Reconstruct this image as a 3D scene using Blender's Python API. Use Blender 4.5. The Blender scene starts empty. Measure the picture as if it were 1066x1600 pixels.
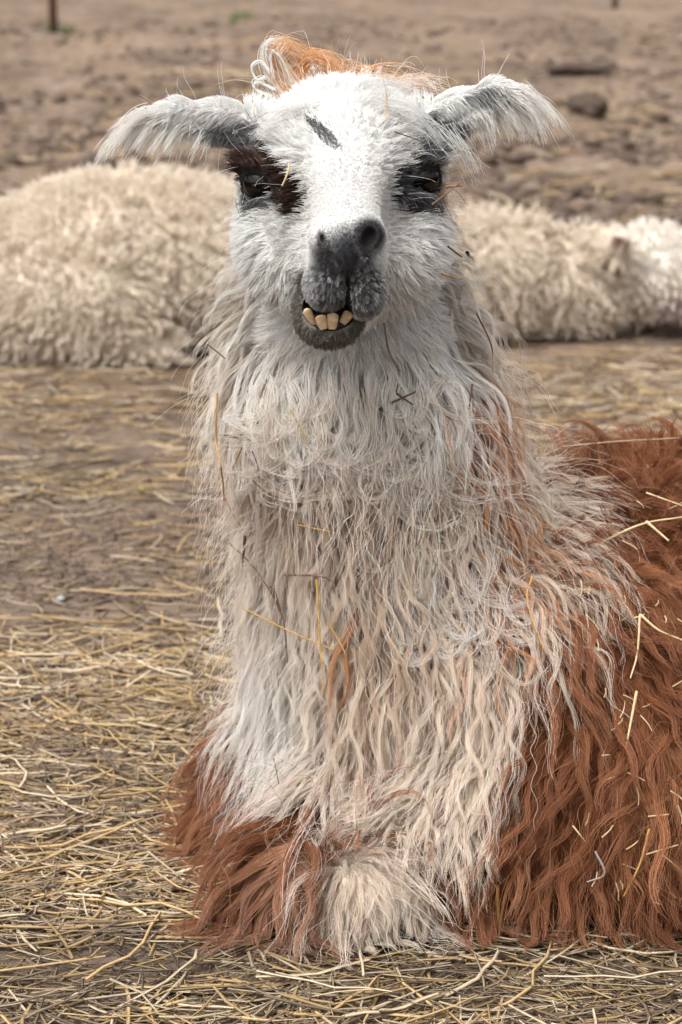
import bpy, math, random
import numpy as np
from mathutils import Vector, kdtree

random.seed(5)
rng = np.random.default_rng(11)
S = bpy.context.scene
COL = S.collection

# ------------------------------------------------------------------ camera
FPX, CAMZ, PITCH = 3466.0, 1.18, math.radians(14.2)
FW = np.array([0, math.cos(PITCH), -math.sin(PITCH)])
UP = np.array([0, math.sin(PITCH), math.cos(PITCH)])
RT = np.array([1.0, 0, 0])
CAM = np.array([0, 0, CAMZ])
cam = bpy.data.cameras.new('camera')
cam.sensor_fit = 'VERTICAL'
cam.sensor_height = 36.0
cam.lens = FPX / 1600 * 36.0
cam.clip_start, cam.clip_end = 0.05, 900
cam.dof.use_dof = True
cam.dof.focus_distance = 2.60
cam.dof.aperture_fstop = 6.8
camo = bpy.data.objects.new('camera', cam)
COL.objects.link(camo)
camo.location = CAM
camo.rotation_euler = (math.pi / 2 - PITCH, 0, 0)
S.camera = camo

# ------------------------------------------------------------------ sky and sun (bright overcast)
SUN_EL, SUN_AZ = math.radians(60), math.radians(215)   # azimuth measured from +Y towards +X
W = bpy.data.worlds.new('World')
S.world = W
W.use_nodes = True
wn = W.node_tree.nodes
wl = W.node_tree.links
sky = wn.new('ShaderNodeTexSky')
sky.sky_type = 'NISHITA'
sky.sun_disc = False
sky.sun_elevation = SUN_EL
sky.sun_rotation = SUN_AZ
sky.air_density, sky.dust_density, sky.ozone_density = 1.0, 6.0, 1.0
hsv = wn.new('ShaderNodeHueSaturation')
hsv.inputs['Saturation'].default_value = 0.05
wl.new(sky.outputs[0], hsv.inputs['Color'])
wl.new(hsv.outputs[0], wn['Background'].inputs['Color'])
wn['Background'].inputs['Strength'].default_value = 0.14
sun = bpy.data.lights.new('sun', 'SUN')
sun.energy = 1.0
sun.angle = math.radians(25)
sun.color = (1.0, 0.965, 0.92)
suno = bpy.data.objects.new('sun', sun)
COL.objects.link(suno)
sd = Vector((math.sin(SUN_AZ) * math.cos(SUN_EL), math.cos(SUN_AZ) * math.cos(SUN_EL), math.sin(SUN_EL)))
suno.rotation_euler = sd.to_track_quat('Z', 'Y').to_euler()
suno.location = sd * 20
vs = S.view_settings
vs.view_transform, vs.look, vs.gamma = 'Standard', 'None', 1.0
vs.use_curve_mapping = False
vs.exposure = 0.82
S.cycles.use_denoising = True
S.cycles.max_bounces = 8
S.cycles.diffuse_bounces = 5
S.cycles_curves.shape = 'RIBBONS'
S.cycles_curves.subdivisions = 2

# ------------------------------------------------------------------ helpers: pixels of the photograph to places
def px(x, y, Y):
    """the place at depth Y that the photograph shows at (x, y)"""
    d = FPX * FW + (x - 533.0) * RT + (800.0 - y) * UP
    return CAM + d * (Y / d[1])

def gpx(x, y, z=0.0):
    d = FPX * FW + (x - 533.0) * RT + (800.0 - y) * UP
    return CAM + d * ((z - CAMZ) / d[2])

def proj(P):
    q = P - CAM
    dz = q @ FW
    return np.stack([533 + FPX * (q @ RT) / dz, 800 - FPX * (q @ UP) / dz], -1)

def unit(v):
    return v / np.maximum(np.linalg.norm(v, axis=-1, keepdims=True), 1e-9)

def sstep(a, b, x):
    t = np.clip((x - a) / (b - a), 0, 1)
    return t * t * (3 - 2 * t)

def vnoise(P, scale, seed):
    """smooth value noise, N x dims -> N in 0..1"""
    r = np.random.default_rng(seed)
    T = r.random(4096)
    q = P * scale + 1000.37
    i = np.floor(q).astype(np.int64)
    f = q - i
    f = f * f * (3 - 2 * f)
    dim = P.shape[1]
    prim = [73856093, 19349663, 83492791]
    out = np.zeros(len(P))
    for c in range(2 ** dim):
        w = np.ones(len(P))
        h = np.zeros(len(P), np.int64)
        for k in range(dim):
            b = (c >> k) & 1
            w = w * (f[:, k] if b else 1 - f[:, k])
            h ^= (i[:, k] + b) * prim[k]
        out += w * T[h % 4096]
    return out

def fbm(P, scale, seed, octv=4):
    o, a, s = 0, 0.5, 0
    for k in range(octv):
        o = o + a * vnoise(P, scale * 2 ** k, seed + k)
        s += a
        a *= 0.5
    return o / s

def vec_noise(P, scale, seed):
    return np.stack([vnoise(P, scale, seed + 10 * k) * 2 - 1 for k in range(3)], -1)

def link(name, data, parent=None):
    o = bpy.data.objects.new(name, data)
    COL.objects.link(o)
    if parent:
        o.parent = parent
        o.matrix_parent_inverse = parent.matrix_world.inverted()
    return o

def thing(name, label, cat, loc=(0, 0, 0), group=None):
    o = bpy.data.objects.new(name, None)
    o.empty_display_size = 0.1
    COL.objects.link(o)
    o.location = loc
    tag(o, label, cat, group)
    bpy.context.view_layer.update()
    return o

def tag(o, label=None, cat=None, group=None, kind=None):
    for k, v in (('label', label), ('category', cat), ('group', group), ('kind', kind)):
        if v:
            o[k] = v
    return o

def mesh_from(name, V, F, mat, col=None, smooth=True):
    me = bpy.data.meshes.new(name)
    V = np.asarray(V, np.float32)
    F = np.asarray(F, np.int32)
    n, k = F.shape
    me.vertices.add(len(V))
    me.vertices.foreach_set('co', V.ravel())
    me.loops.add(n * k)
    me.loops.foreach_set('vertex_index', F.ravel())
    me.polygons.add(n)
    me.polygons.foreach_set('loop_start', np.arange(0, n * k, k, dtype=np.int32))
    me.polygons.foreach_set('loop_total', np.full(n, k, np.int32))
    me.update(calc_edges=True)
    me.validate()
    if smooth:
        me.polygons.foreach_set('use_smooth', np.ones(len(me.polygons), bool))
    if col is not None:
        a = me.attributes.new('col', 'FLOAT_COLOR', 'POINT')
        c = np.ones((len(V), 4), np.float32)
        c[:, :3] = col
        a.data.foreach_set('color', c.ravel())
    me.materials.append(mat)
    return me

# ------------------------------------------------------------------ materials
def mat_new(name):
    m = bpy.data.materials.new(name)
    m.use_nodes = True
    return m, m.node_tree.nodes, m.node_tree.links, m.node_tree.nodes['Principled BSDF']

def mat_plain(name, color, rough=0.7, spec=0.3, noise=None, bump=None):
    m, n, l, b = mat_new(name)
    b.inputs['Roughness'].default_value = rough
    b.inputs['Specular IOR Level'].default_value = spec
    b.inputs['Base Color'].default_value = (*color, 1)
    if noise:
        sc, c2 = noise
        t = n.new('ShaderNodeTexNoise')
        t.inputs['Scale'].default_value = sc
        t.inputs['Detail'].default_value = 5
        tc = n.new('ShaderNodeTexCoord')
        l.new(tc.outputs['Object'], t.inputs['Vector'])
        r = n.new('ShaderNodeValToRGB')
        r.color_ramp.elements[0].position, r.color_ramp.elements[1].position = 0.35, 0.65
        r.color_ramp.elements[0].color = (*color, 1)
        r.color_ramp.elements[1].color = (*c2, 1)
        l.new(t.outputs['Fac'], r.inputs['Fac'])
        l.new(r.outputs['Color'], b.inputs['Base Color'])
        if bump:
            bp = n.new('ShaderNodeBump')
            bp.inputs['Strength'].default_value = bump
            bp.inputs['Distance'].default_value = 0.003
            l.new(t.outputs['Fac'], bp.inputs['Height'])
            l.new(bp.outputs[0], b.inputs['Normal'])
    return m

def mat_attr(name, rough=0.8, spec=0.2, noise=0.0, nscale=60, transl=0.0):
    m, n, l, b = mat_new(name)
    a = n.new('ShaderNodeAttribute')
    a.attribute_name = 'col'
    b.inputs['Roughness'].default_value = rough
    b.inputs['Specular IOR Level'].default_value = spec
    src = a.outputs['Color']
    if noise:
        t = n.new('ShaderNodeTexNoise')
        t.inputs['Scale'].default_value = nscale
        t.inputs['Detail'].default_value = 4
        tc = n.new('ShaderNodeTexCoord')
        l.new(tc.outputs['Object'], t.inputs['Vector'])
        h = n.new('ShaderNodeMapRange')
        h.inputs['From Min'].default_value, h.inputs['From Max'].default_value = 0.3, 0.7
        h.inputs['To Min'].default_value, h.inputs['To Max'].default_value = 1 - noise, 1 + noise
        l.new(t.outputs['Fac'], h.inputs['Value'])
        mx = n.new('ShaderNodeVectorMath')
        mx.operation = 'SCALE'
        l.new(src, mx.inputs[0])
        l.new(h.outputs[0], mx.inputs['Scale'])
        src = mx.outputs[0]
    if transl:      # weathered, paler tips
        hi = n.new('ShaderNodeHairInfo')
        mr = n.new('ShaderNodeMapRange')
        mr.inputs['From Min'].default_value = 0.35
        mr.inputs['To Max'].default_value = 0.22
        l.new(hi.outputs['Intercept'], mr.inputs['Value'])
        mx = n.new('ShaderNodeMix')
        mx.data_type = 'RGBA'
        l.new(mr.outputs[0], mx.inputs[0])
        l.new(src, mx.inputs[6])
        sc_ = n.new('ShaderNodeHueSaturation')
        sc_.inputs['Saturation'].default_value = 0.75
        sc_.inputs['Value'].default_value = 1.7
        l.new(src, sc_.inputs['Color'])
        l.new(sc_.outputs[0], mx.inputs[7])
        src = mx.outputs[2]
    l.new(src, b.inputs['Base Color'])
    if transl:
        tr = n.new('ShaderNodeBsdfTranslucent')
        l.new(src, tr.inputs['Color'])
        mix = n.new('ShaderNodeMixShader')
        mix.inputs[0].default_value = transl
        l.new(b.outputs[0], mix.inputs[1])
        l.new(tr.outputs[0], mix.inputs[2])
        l.new(mix.outputs[0], n['Material Output'].inputs['Surface'])
    return m

M_FUR = mat_attr('fur', rough=0.7, spec=0.12, transl=0.30)
M_SKIN = mat_attr('hide', rough=0.75, spec=0.25, noise=0.12, nscale=90)
M_STRAW = mat_attr('straw', rough=0.5, spec=0.35, noise=0.18, nscale=70)
M_CLOD = mat_attr('soil_clod', rough=0.95, spec=0.1, noise=0.25, nscale=40)
M_EYE = mat_plain('eye', (0.006, 0.004, 0.003), rough=0.03, spec=0.35)
M_TOOTH = mat_plain('tooth', (0.66, 0.50, 0.32), rough=0.25, spec=0.5, noise=(160, (0.50, 0.31, 0.15)))
M_GUM = mat_plain('gum', (0.07, 0.035, 0.04), rough=0.35, spec=0.5)
M_RUST = mat_plain('rusted_steel', (0.07, 0.035, 0.022), rough=0.85, noise=(25, (0.13, 0.06, 0.035)), bump=0.3)
M_WIRE = mat_plain('galvanised_wire', (0.32, 0.32, 0.32), rough=0.5)
M_STONE = mat_plain('stone', (0.25, 0.26, 0.28), rough=0.8, noise=(120, (0.36, 0.37, 0.39)), bump=0.3)

# ------------------------------------------------------------------ solid bodies: signed distances on a graded grid, then surface nets
class Body:
    def __init__(self, ax):
        self.ax = [np.asarray(a, np.float32) for a in ax]
        self.d = np.full([len(a) for a in ax], 0.2, np.float32)

    def _sub(self, lo, hi):
        sl, c = [], []
        for k in range(3):
            a, b = np.searchsorted(self.ax[k], [lo[k], hi[k]])
            sl.append(slice(max(a - 1, 0), b + 1))
            c.append(self.ax[k][sl[-1]])
        return tuple(sl), np.meshgrid(*c, indexing='ij', sparse=True)

    def _comb(self, sl, d, k, mode):
        o = self.d[sl]
        if mode == 'sub':
            h = np.maximum(k - np.abs(o + d), 0) / k
            self.d[sl] = np.maximum(o, -d) + h * h * k * 0.25
        else:
            h = np.maximum(k - np.abs(o - d), 0) / k
            self.d[sl] = np.minimum(o, d) - h * h * k * 0.25

    def ell(self, c, r, k=0.03, mode='add', R=None, mg=0.09):
        r = np.array(r, np.float32)
        m = max(r) if R is not None else r
        sl, (X, Y, Z) = self._sub(c - m - mg, c + m + mg)
        x, y, z = X - c[0], Y - c[1], Z - c[2]
        if R is not None:
            R = np.asarray(R, np.float32)
            x, y, z = [R[i, 0] * x + R[i, 1] * y + R[i, 2] * z for i in range(3)]
        k0 = np.sqrt((x / r[0]) ** 2 + (y / r[1]) ** 2 + (z / r[2]) ** 2)
        k1 = np.sqrt((x / r[0] ** 2) ** 2 + (y / r[1] ** 2) ** 2 + (z / r[2] ** 2) ** 2)
        self._comb(sl, (k0 * (k0 - 1) / np.maximum(k1, 1e-6)).astype(np.float32), k, mode)

    def cone(self, a, b, ra, rb, k=0.03, mode='add', mg=0.09):
        a, b = np.array(a, np.float32), np.array(b, np.float32)
        lo = np.minimum(a - ra, b - rb) - mg
        hi = np.maximum(a + ra, b + rb) + mg
        sl, (X, Y, Z) = self._sub(lo, hi)
        ba = b - a
        t = ((X - a[0]) * ba[0] + (Y - a[1]) * ba[1] + (Z - a[2]) * ba[2]) / (ba @ ba)
        t = np.clip(t, 0, 1)
        d = np.sqrt((X - a[0] - t * ba[0]) ** 2 + (Y - a[1] - t * ba[1]) ** 2 + (Z - a[2] - t * ba[2]) ** 2)
        self._comb(sl, (d - (ra + (rb - ra) * t)).astype(np.float32), k, mode)

    def chain(self, pts, rad, k=0.03, mode='add'):
        for i in range(len(pts) - 1):
            self.cone(pts[i], pts[i + 1], rad[i], rad[i + 1], k, mode)

    def sdf(self, P):
        idx, fr = [], []
        for k in range(3):
            a = self.ax[k]
            i = np.clip(np.searchsorted(a, P[:, k]) - 1, 0, len(a) - 2)
            idx.append(i)
            fr.append(np.clip((P[:, k] - a[i]) / (a[i + 1] - a[i]), 0, 1))
        o = 0
        for c in range(8):
            w, ii = 1, []
            for k in range(3):
                b = (c >> k) & 1
                w = w * (fr[k] if b else 1 - fr[k])
                ii.append(idx[k] + b)
            o = o + w * self.d[tuple(ii)]
        return o

    def grad(self, P, e=0.004):
        g = []
        for k in range(3):
            v = np.zeros(3)
            v[k] = e
            g.append(self.sdf(P + v) - self.sdf(P - v))
        return unit(np.stack(g, -1))

    def surface(self):
        d = self.d
        ins = d < 0
        n = [s - 1 for s in d.shape]
        cnt = np.zeros(n, np.int8)
        for c in range(8):
            cnt += ins[c & 1:n[0] + (c & 1), (c >> 1) & 1:n[1] + ((c >> 1) & 1), (c >> 2) & 1:n[2] + ((c >> 2) & 1)]
        act = (cnt > 0) & (cnt < 8)
        I = np.argwhere(act)
        vid = np.full(n, -1, np.int32)
        vid[act] = np.arange(len(I))
        acc = np.zeros((len(I), 3))
        num = np.zeros(len(I))
        for axis in range(3):
            o1, o2 = [k for k in range(3) if k != axis]
            for c in range(4):
                A = I.copy()
                A[:, o1] += c & 1
                A[:, o2] += c >> 1
                B = A.copy()
                B[:, axis] += 1
                da, db = d[tuple(A.T)], d[tuple(B.T)]
                m = (da < 0) != (db < 0)
                t = np.where(m, da / np.where(m, da - db, 1), 0)
                Pa = np.stack([self.ax[k][A[:, k]] for k in range(3)], -1)
                Pb = np.stack([self.ax[k][B[:, k]] for k in range(3)], -1)
                acc += np.where(m[:, None], Pa + (Pb - Pa) * t[:, None], 0)
                num += m
        V = acc / num[:, None]
        F = []
        for axis in range(3):
            o1, o2 = [(1, 2), (2, 0), (0, 1)][axis]
            sA = [slice(None)] * 3
            sB = [slice(None)] * 3
            sA[axis], sB[axis] = slice(0, -1), slice(1, None)
            ch = ins[tuple(sA)] != ins[tuple(sB)]
            E = np.argwhere(ch)
            ok = (E[:, o1] > 0) & (E[:, o2] > 0) & (E[:, o1] < d.shape[o1] - 1) & (E[:, o2] < d.shape[o2] - 1)
            E = E[ok]
            q = []
            for a, b in ((-1, -1), (0, -1), (0, 0), (-1, 0)):
                G = E.copy()
                G[:, o1] += a
                G[:, o2] += b
                q.append(vid[tuple(G.T)])
            q = np.stack(q, -1)
            flip = ~ins[tuple(E.T)]
            q[flip] = q[flip][:, ::-1]
            F.append(q)
        return V, np.concatenate(F)

def axis(*segs):
    """segs: (start, end, step) ..., joined"""
    out = []
    for a, b, s in segs:
        out.append(np.arange(a, b - s * 0.3, s))
    out.append([segs[-1][1]])
    return np.concatenate(out)

# ------------------------------------------------------------------ fur
def sample_surface(V, F, n, dens):
    T = np.concatenate([F[:, [0, 1, 2]], F[:, [0, 2, 3]]])
    a, b, c = V[T[:, 0]], V[T[:, 1]], V[T[:, 2]]
    area = np.linalg.norm(np.cross(b - a, c - a), axis=1) * 0.5
    w = area * dens((a + b + c) / 3)
    pr = w / w.sum()
    i = rng.choice(len(T), n, p=pr)
    u, v = rng.random(n), rng.random(n)
    m = u + v > 1
    u[m], v[m] = 1 - u[m], 1 - v[m]
    return a[i] + (b[i] - a[i]) * u[:, None] + (c[i] - a[i]) * v[:, None]

def grow(body, R, N, D0, L, P=12, grav=0.3, wob=0.25, wscale=18, wamp=0.0, wlen=0.06, seed=0, lift=0.02, ground=0.004):
    """guides: step along, bending down, kept outside the body"""
    n = len(R)
    L = np.broadcast_to(np.asarray(L, float), (n,))
    grav = np.broadcast_to(np.asarray(grav, float), (n,))
    lift = np.broadcast_to(np.asarray(lift, float), (n,))
    pts = np.zeros((n, P, 3))
    p = R.copy()
    d = unit(D0)
    pts[:, 0] = p
    st = (L / (P - 1))[:, None]
    for j in range(1, P):
        w = vec_noise(p + j * 0.013, wscale, seed) * wob
        d = unit(d + w * 0.5 + grav[:, None] * np.array([0, 0, -1.0]))
        p = p + d * st
        if body is not None:
            t = j / (P - 1)
            need = lift * min(1, t * 2.2) + 0.001
            s = body.sdf(p)
            m = s < need
            if m.any():
                g = body.grad(p[m])
                p[m] += g * (need[m] - s[m])[:, None]
        p[:, 2] = np.maximum(p[:, 2], ground + 0.004 * np.abs(np.sin(p[:, 0] * 90)))
        d = unit(p - pts[:, j - 1])
        pts[:, j] = p
    if np.any(wamp):
        wamp = np.broadcast_to(np.asarray(wamp, float), (n,))
        wl_ = np.asarray(wlen) * (0.7 + 0.7 * rng.random(n))
        ph = rng.random(n) * 6.28
        s = np.linspace(0, 1, P)[None] * L[:, None]
        ax1 = unit(np.cross(np.gradient(pts, axis=1), N[:, None, :] + 1e-4))
        env = wamp[:, None] * np.clip(s / 0.04, 0, 1)
        pts += ax1 * (np.sin(s * 6.28 / wl_[:, None] + ph[:, None]) * env)[..., None]
        pts += N[:, None, :] * (np.cos(s * 6.28 / wl_[:, None] + ph[:, None] * 1.7) * env * 0.6)[..., None]
        pts[..., 2] = np.maximum(pts[..., 2], ground)
    return pts

def children(G, roots, clump, frizz, lvar=0.25, seed=1, prof=1.4):
    """strands around the guides they root next to, gathering towards the tip"""
    kd = kdtree.KDTree(len(G))
    for i, g in enumerate(G[:, 0]):
        kd.insert(g, i)
    kd.balance()
    gi = np.array([kd.find(r)[1] for r in roots])
    n, P = len(roots), G.shape[1]
    g = G[gi]
    off = roots - g[:, 0]
    t = np.linspace(0, 1, P)
    clump = np.broadcast_to(np.asarray(clump, float), (n,))
    cl = clump * (1 - 0.55 * (rng.random(n) < 0.13))
    k = 1 - cl[:, None] * (1 - (1 - t[None]) ** prof)
    f = 1 - lvar * rng.random(n)
    # shorten by resampling along the guide
    u = t[None] * f[:, None] * (P - 1)
    i0 = np.clip(u.astype(int), 0, P - 2)
    fr = (u - i0)[..., None]
    ii = np.arange(n)[:, None]
    pts = g[ii, i0] * (1 - fr) + g[ii, i0 + 1] * fr
    pts = pts + off[:, None] * k[..., None]
    fz = np.broadcast_to(np.asarray(frizz, float), (n,))
    ph = rng.random((n, 3)) * 6.28
    fq = 3 + 5 * rng.random((n, 3))
    rv = rng.normal(size=(n, 3))
    wob = np.sin(t[None, :, None] * fq[:, None] + ph[:, None]) - np.sin(ph[:, None])
    pts = pts + (wob * 0.6 + rv[:, None] * t[None, :, None] ** 1.3) * fz[:, None, None]
    pts[..., 2] = np.maximum(pts[..., 2], 0.003)
    return pts, gi

def hair(name, parts, mat, parent):
    """parts: (points n x P x 3, root radius, tip radius, colour n x 3)"""
    cu = bpy.data.hair_curves.new(name)
    sizes, pos, rad, col = [], [], [], []
    for pts, r0, r1, c in parts:
        n, P = pts.shape[:2]
        sizes += [P] * n
        pos.append(pts.reshape(-1, 3))
        t = np.linspace(0, 1, P)
        r0 = np.broadcast_to(np.asarray(r0, float), (n,))
        r1 = np.broadcast_to(np.asarray(r1, float), (n,))
        rad.append((r0[:, None] + (r1 - r0)[:, None] * t[None] ** 1.5).ravel())
        c4 = np.ones((n, 4), np.float32)
        c4[:, :3] = np.clip(c, 0.004, 0.9)
        col.append(c4)
    cu.add_curves(sizes)
    off = np.array(parent.matrix_world.translation)
    cu.position_data.foreach_set('vector', (np.concatenate(pos) - off).astype(np.float32).ravel())
    a = cu.attributes.new('radius', 'FLOAT', 'POINT') if 'radius' not in cu.attributes else cu.attributes['radius']
    a.data.foreach_set('value', np.concatenate(rad).astype(np.float32))
    a = cu.attributes.new('col', 'FLOAT_COLOR', 'CURVE')
    a.data.foreach_set('color', np.concatenate(col).ravel())
    cu.materials.append(mat)
    o = bpy.data.objects.new(name, cu)
    COL.objects.link(o)
    o.parent = parent
    return o

def spline(pts, P):
    pts = np.asarray(pts, float)
    n = len(pts)
    if n == 2:
        return pts[0] + (pts[1] - pts[0]) * np.linspace(0, 1, P)[:, None]
    q = np.concatenate([[2 * pts[0] - pts[1]], pts, [2 * pts[-1] - pts[-2]]])
    out = []
    for u in np.linspace(0, n - 1 - 1e-6, P):
        i = int(u)
        f = u - i
        a, b, c, d = q[i:i + 4]
        out.append(0.5 * (2 * b + (c - a) * f + (2 * a - 5 * b + 4 * c - d) * f * f + (3 * b - a - 3 * c + d) * f ** 3))
    return np.array(out)

def bundle(pts, n, s0, s1, P=14, frz=0.002):
    g = spline(pts, P)
    t = np.linspace(0, 1, P)[None, :, None]
    o = rng.normal(size=(n, 1, 3))
    o2 = rng.normal(size=(n, 1, 3))
    ph = rng.random((n, 1, 3)) * 6.28
    return g[None] + o * (s0 * (1 - t)) + o2 * (s1 * t) + np.sin(t * 7 + ph) * frz * t

def jit(c, n, v=0.08, h=0.03):
    c = np.broadcast_to(np.asarray(c, float), (n, 3))
    return c * (1 + rng.normal(size=(n, 1)) * v) * (1 + rng.normal(size=(n, 3)) * h)

def mixc(a, b, t):
    t = np.asarray(t)[..., None]
    return np.asarray(a) * (1 - t) + np.asarray(b) * t

def ellmask(P, c, r, soft=0.35):
    q = np.linalg.norm((P - c) / np.asarray(r), axis=1)
    return 1 - sstep(1 - soft, 1 + soft, q)


# ------------------------------------------------------------------ the ground
yr = np.concatenate([np.linspace(1.2, 4.2, 190), np.linspace(4.2, 9, 150)[1:], np.linspace(9, 30, 190)[1:], np.linspace(30, 60, 80)[1:], [70, 90, 130, 200, 320, 500]])
xr_ = np.linspace(-1, 1, 170)
GX = np.sign(xr_)[None, :] * np.abs(xr_)[None, :] ** 1.25 * (1.6 + yr[:, None] * 0.42)
GY = np.repeat(yr[:, None], len(xr_), 1)
def ground_z(P2):
    far = sstep(4.5, 9, P2[:, 1])
    z = (fbm(P2, 5.0, 401, 4) - 0.5) * (0.020 + 0.05 * far)
    z = z + (fbm(P2, 1.7, 411, 4) - 0.5) * 0.22 * far
    z = z + (fbm(P2, 0.5, 421, 3) - 0.5) * 0.35 * sstep(8, 16, P2[:, 1]) + (fbm(P2, 2.4, 431, 3) - .5) * .16 * sstep(8, 12, P2[:, 1])
    flat = 1 - sstep(0.8, 1.6, np.linalg.norm((P2 - [0.35, 2.9]) / [1.0, 0.8], axis=1))
    flat2 = 1 - sstep(0.9, 1.4, np.linalg.norm((P2 - [0.0, 6.9]) / [1.6, 0.6], axis=1))
    return z * (1 - flat * 0.6) * (1 - 0.75 * flat2) - 0.012
GP = np.stack([GX.ravel(), GY.ravel()], -1)
GZ = ground_z(GP)
nr_, nc_ = GX.shape
ii = np.arange(nr_ * nc_).reshape(nr_, nc_)
GF = np.stack([ii[:-1, :-1], ii[:-1, 1:], ii[1:, 1:], ii[1:, :-1]], -1).reshape(-1, 4)
m, n, l, b = mat_new('trampled_soil')
geo = n.new('ShaderNodeNewGeometry')
def noise(scale, det=6, rough=0.6):
    t = n.new('ShaderNodeTexNoise')
    t.inputs['Scale'].default_value = scale
    t.inputs['Detail'].default_value = det
    t.inputs['Roughness'].default_value = rough
    l.new(geo.outputs['Position'], t.inputs['Vector'])
    return t
def ramp(src, stops):
    r = n.new('ShaderNodeValToRGB')
    e = r.color_ramp.elements
    while len(e) < len(stops):
        e.new(0.5)
    for k, (p, c) in enumerate(stops):
        e[k].position = p
        e[k].color = (*c, 1)
    l.new(src, r.inputs['Fac'])
    return r.outputs['Color']
def mixn(f, a, c, mode='MIX'):
    x = n.new('ShaderNodeMix')
    x.data_type = 'RGBA'
    x.blend_type = mode
    if isinstance(f, (int, float)):
        x.inputs[0].default_value = f
    else:
        l.new(f, x.inputs[0])
    l.new(a, x.inputs[6])
    l.new(c, x.inputs[7])
    return x.outputs[2]
soil = ramp(noise(7, 8, .65).outputs['Fac'], [(0.30, (.105, .076, .059)), (0.48, (.195, .147, .115)), (0.70, (.30, .235, .187))])
straw_c = ramp(noise(38, 6, .7).outputs['Fac'], [(0.30, (.10, .070, .048)), (0.50, (.19, .138, .092)), (0.72, (.42, .30, .19))])
wide = ramp(noise(0.45, 6, .65).outputs['Fac'], [(0.36, (.62, .60, .60)), (0.60, (1.12, 1.08, 1.04))])
patch = ramp(noise(1.1, 7, .62).outputs['Fac'], [(0.45, (0, 0, 0)), (0.62, (.75, .75, .75))])
b.inputs['Roughness'].default_value = 0.95
b.inputs['Specular IOR Level'].default_value = 0.1
l.new(mixn(1.0, mixn(patch, soil, straw_c), wide, 'MULTIPLY'), b.inputs['Base Color'])
bp = n.new('ShaderNodeBump')
bp.inputs['Strength'].default_value = 0.9
bp.inputs['Distance'].default_value = 0.012
l.new(noise(45, 7, .7).outputs['Fac'], bp.inputs['Height'])
l.new(bp.outputs[0], b.inputs['Normal'])
go = link('ground', mesh_from('ground', np.stack([GP[:, 0], GP[:, 1], GZ], -1), GF, m))
tag(go, 'trampled brown soil of the paddock', 'ground', kind='structure')

# ================================================================== the long-haired llama
Y0 = 2.62
def E(x, y, w):
    return px(x, y, Y0 - w)

HD = unit(np.array([-0.85, -0.52, 0.0]))      # where the trunk points
LT = np.array([-HD[1], HD[0], 0.0])           # across the trunk
HDR = np.stack([HD, LT, [0, 0, 1]])
ecx, ecz = E(533, 280, 0)[0], E(533, 280, 0)[2]
B = Body([axis((-0.46, -0.30, 0.013), (-0.30, -0.062, 0.0035), (-0.062, 0.062, 0.0021), (0.062, 0.27, 0.0035), (0.27, 1.55, 0.014)),
          axis((2.36, 2.405, 0.01), (2.405, 2.53, 0.0021), (2.53, 2.74, 0.0035), (2.74, 4.05, 0.014)),
          axis((-0.06, 0.68, 0.014), (0.68, 0.735, 0.004), (0.735, 0.90, 0.0021), (0.90, 1.12, 0.0035))])
# trunk, haunch, folded legs
tc = np.array([0.62, 3.16, 0.25])
B.ell(tc, (0.60, 0.24, 0.225), 0.08, R=HDR)
B.ell(tc - HD * 0.42 + [0, 0, -0.02], (0.30, 0.26, 0.225), 0.08, R=HDR)
B.ell(tc + HD * 0.36 + [0, 0, 0.0], (0.24, 0.19, 0.21), 0.08, R=HDR)
# neck and chest
NECK = [(540, 400, 2.755, 0.088), (556, 540, 2.775, 0.112), (583, 690, 2.80, 0.124), (618, 850, 2.82, 0.138),
        (650, 1000, 2.835, 0.150), (650, 1130, 2.85, 0.156), (632, 1240, 2.88, 0.148)]
np_ = [px(a, b, c) for a, b, c, r in NECK]
B.chain(np_, [n[3] for n in NECK], 0.05)
B.cone(np_[-1], tc + HD * 0.2 + [0, 0, 0.0], 0.15, 0.19, 0.08)
B.cone(np_[-2], np_[-1] + [0, 0.04, -0.03], 0.16, 0.13, 0.06)
B.ell(px(550, 640, 2.765), (0.105, 0.10, 0.075), 0.06)          # the beard stands proud of the neck
# forelegs: shoulder, elbow, knee on the ground, shank tucked back
for kx, ky, ex in ((575, 1402, 0.10), (455, 1378, -0.06)):
    k_ = gpx(kx, ky, 0.045)
    el = k_ - HD * 0.24 + LT * (0.05 if kx > 500 else -0.10) + [0, 0, 0.13]
    el = np.array(el) + ([0.0, 0.10, -0.02] if kx > 500 else [0, 0, 0])
    B.cone(el, k_, 0.075, 0.042, 0.03)
    B.ell(k_, (0.05, 0.055, 0.045), 0.03)
    B.cone(k_, k_ - HD * 0.24 + [0, 0, -0.005], 0.036, 0.032, 0.03)
    B.cone(el, el + HD * 0.06 + [0, 0.02, 0.12], 0.08, 0.09, 0.07)
# shoulder of the right foreleg, that leg pushes out to the side of the chest
B.ell(px(445, 1285, 2.90), (0.075, 0.10, 0.14), 0.06)
B.ell(px(425, 1370, 2.82), (0.075, 0.10, 0.07), 0.05)
# left flank: elbow and folded hind leg
B.ell(np.array([0.40, 2.83, 0.15]), (0.26, 0.12, 0.19), 0.11, R=HDR)
B.ell(np.array([0.47, 2.78, 0.20]), (0.25, 0.12, 0.19), 0.11)
B.ell(np.array([0.50, 2.635, 0.08]), (0.25, 0.11, 0.16), 0.13)
B.ell(np.array([0.66, 2.90, 0.15]), (0.28, 0.14, 0.19), 0.10, R=HDR)
B.cone(np.array([0.52, 2.80, 0.06]), np.array([0.95, 3.02, 0.05]), 0.05, 0.045, 0.04)
B.ell(tc - HD * 0.74 + [0, 0, 0.03], (0.10, 0.05, 0.10), 0.05, R=HDR)          # tail
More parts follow.
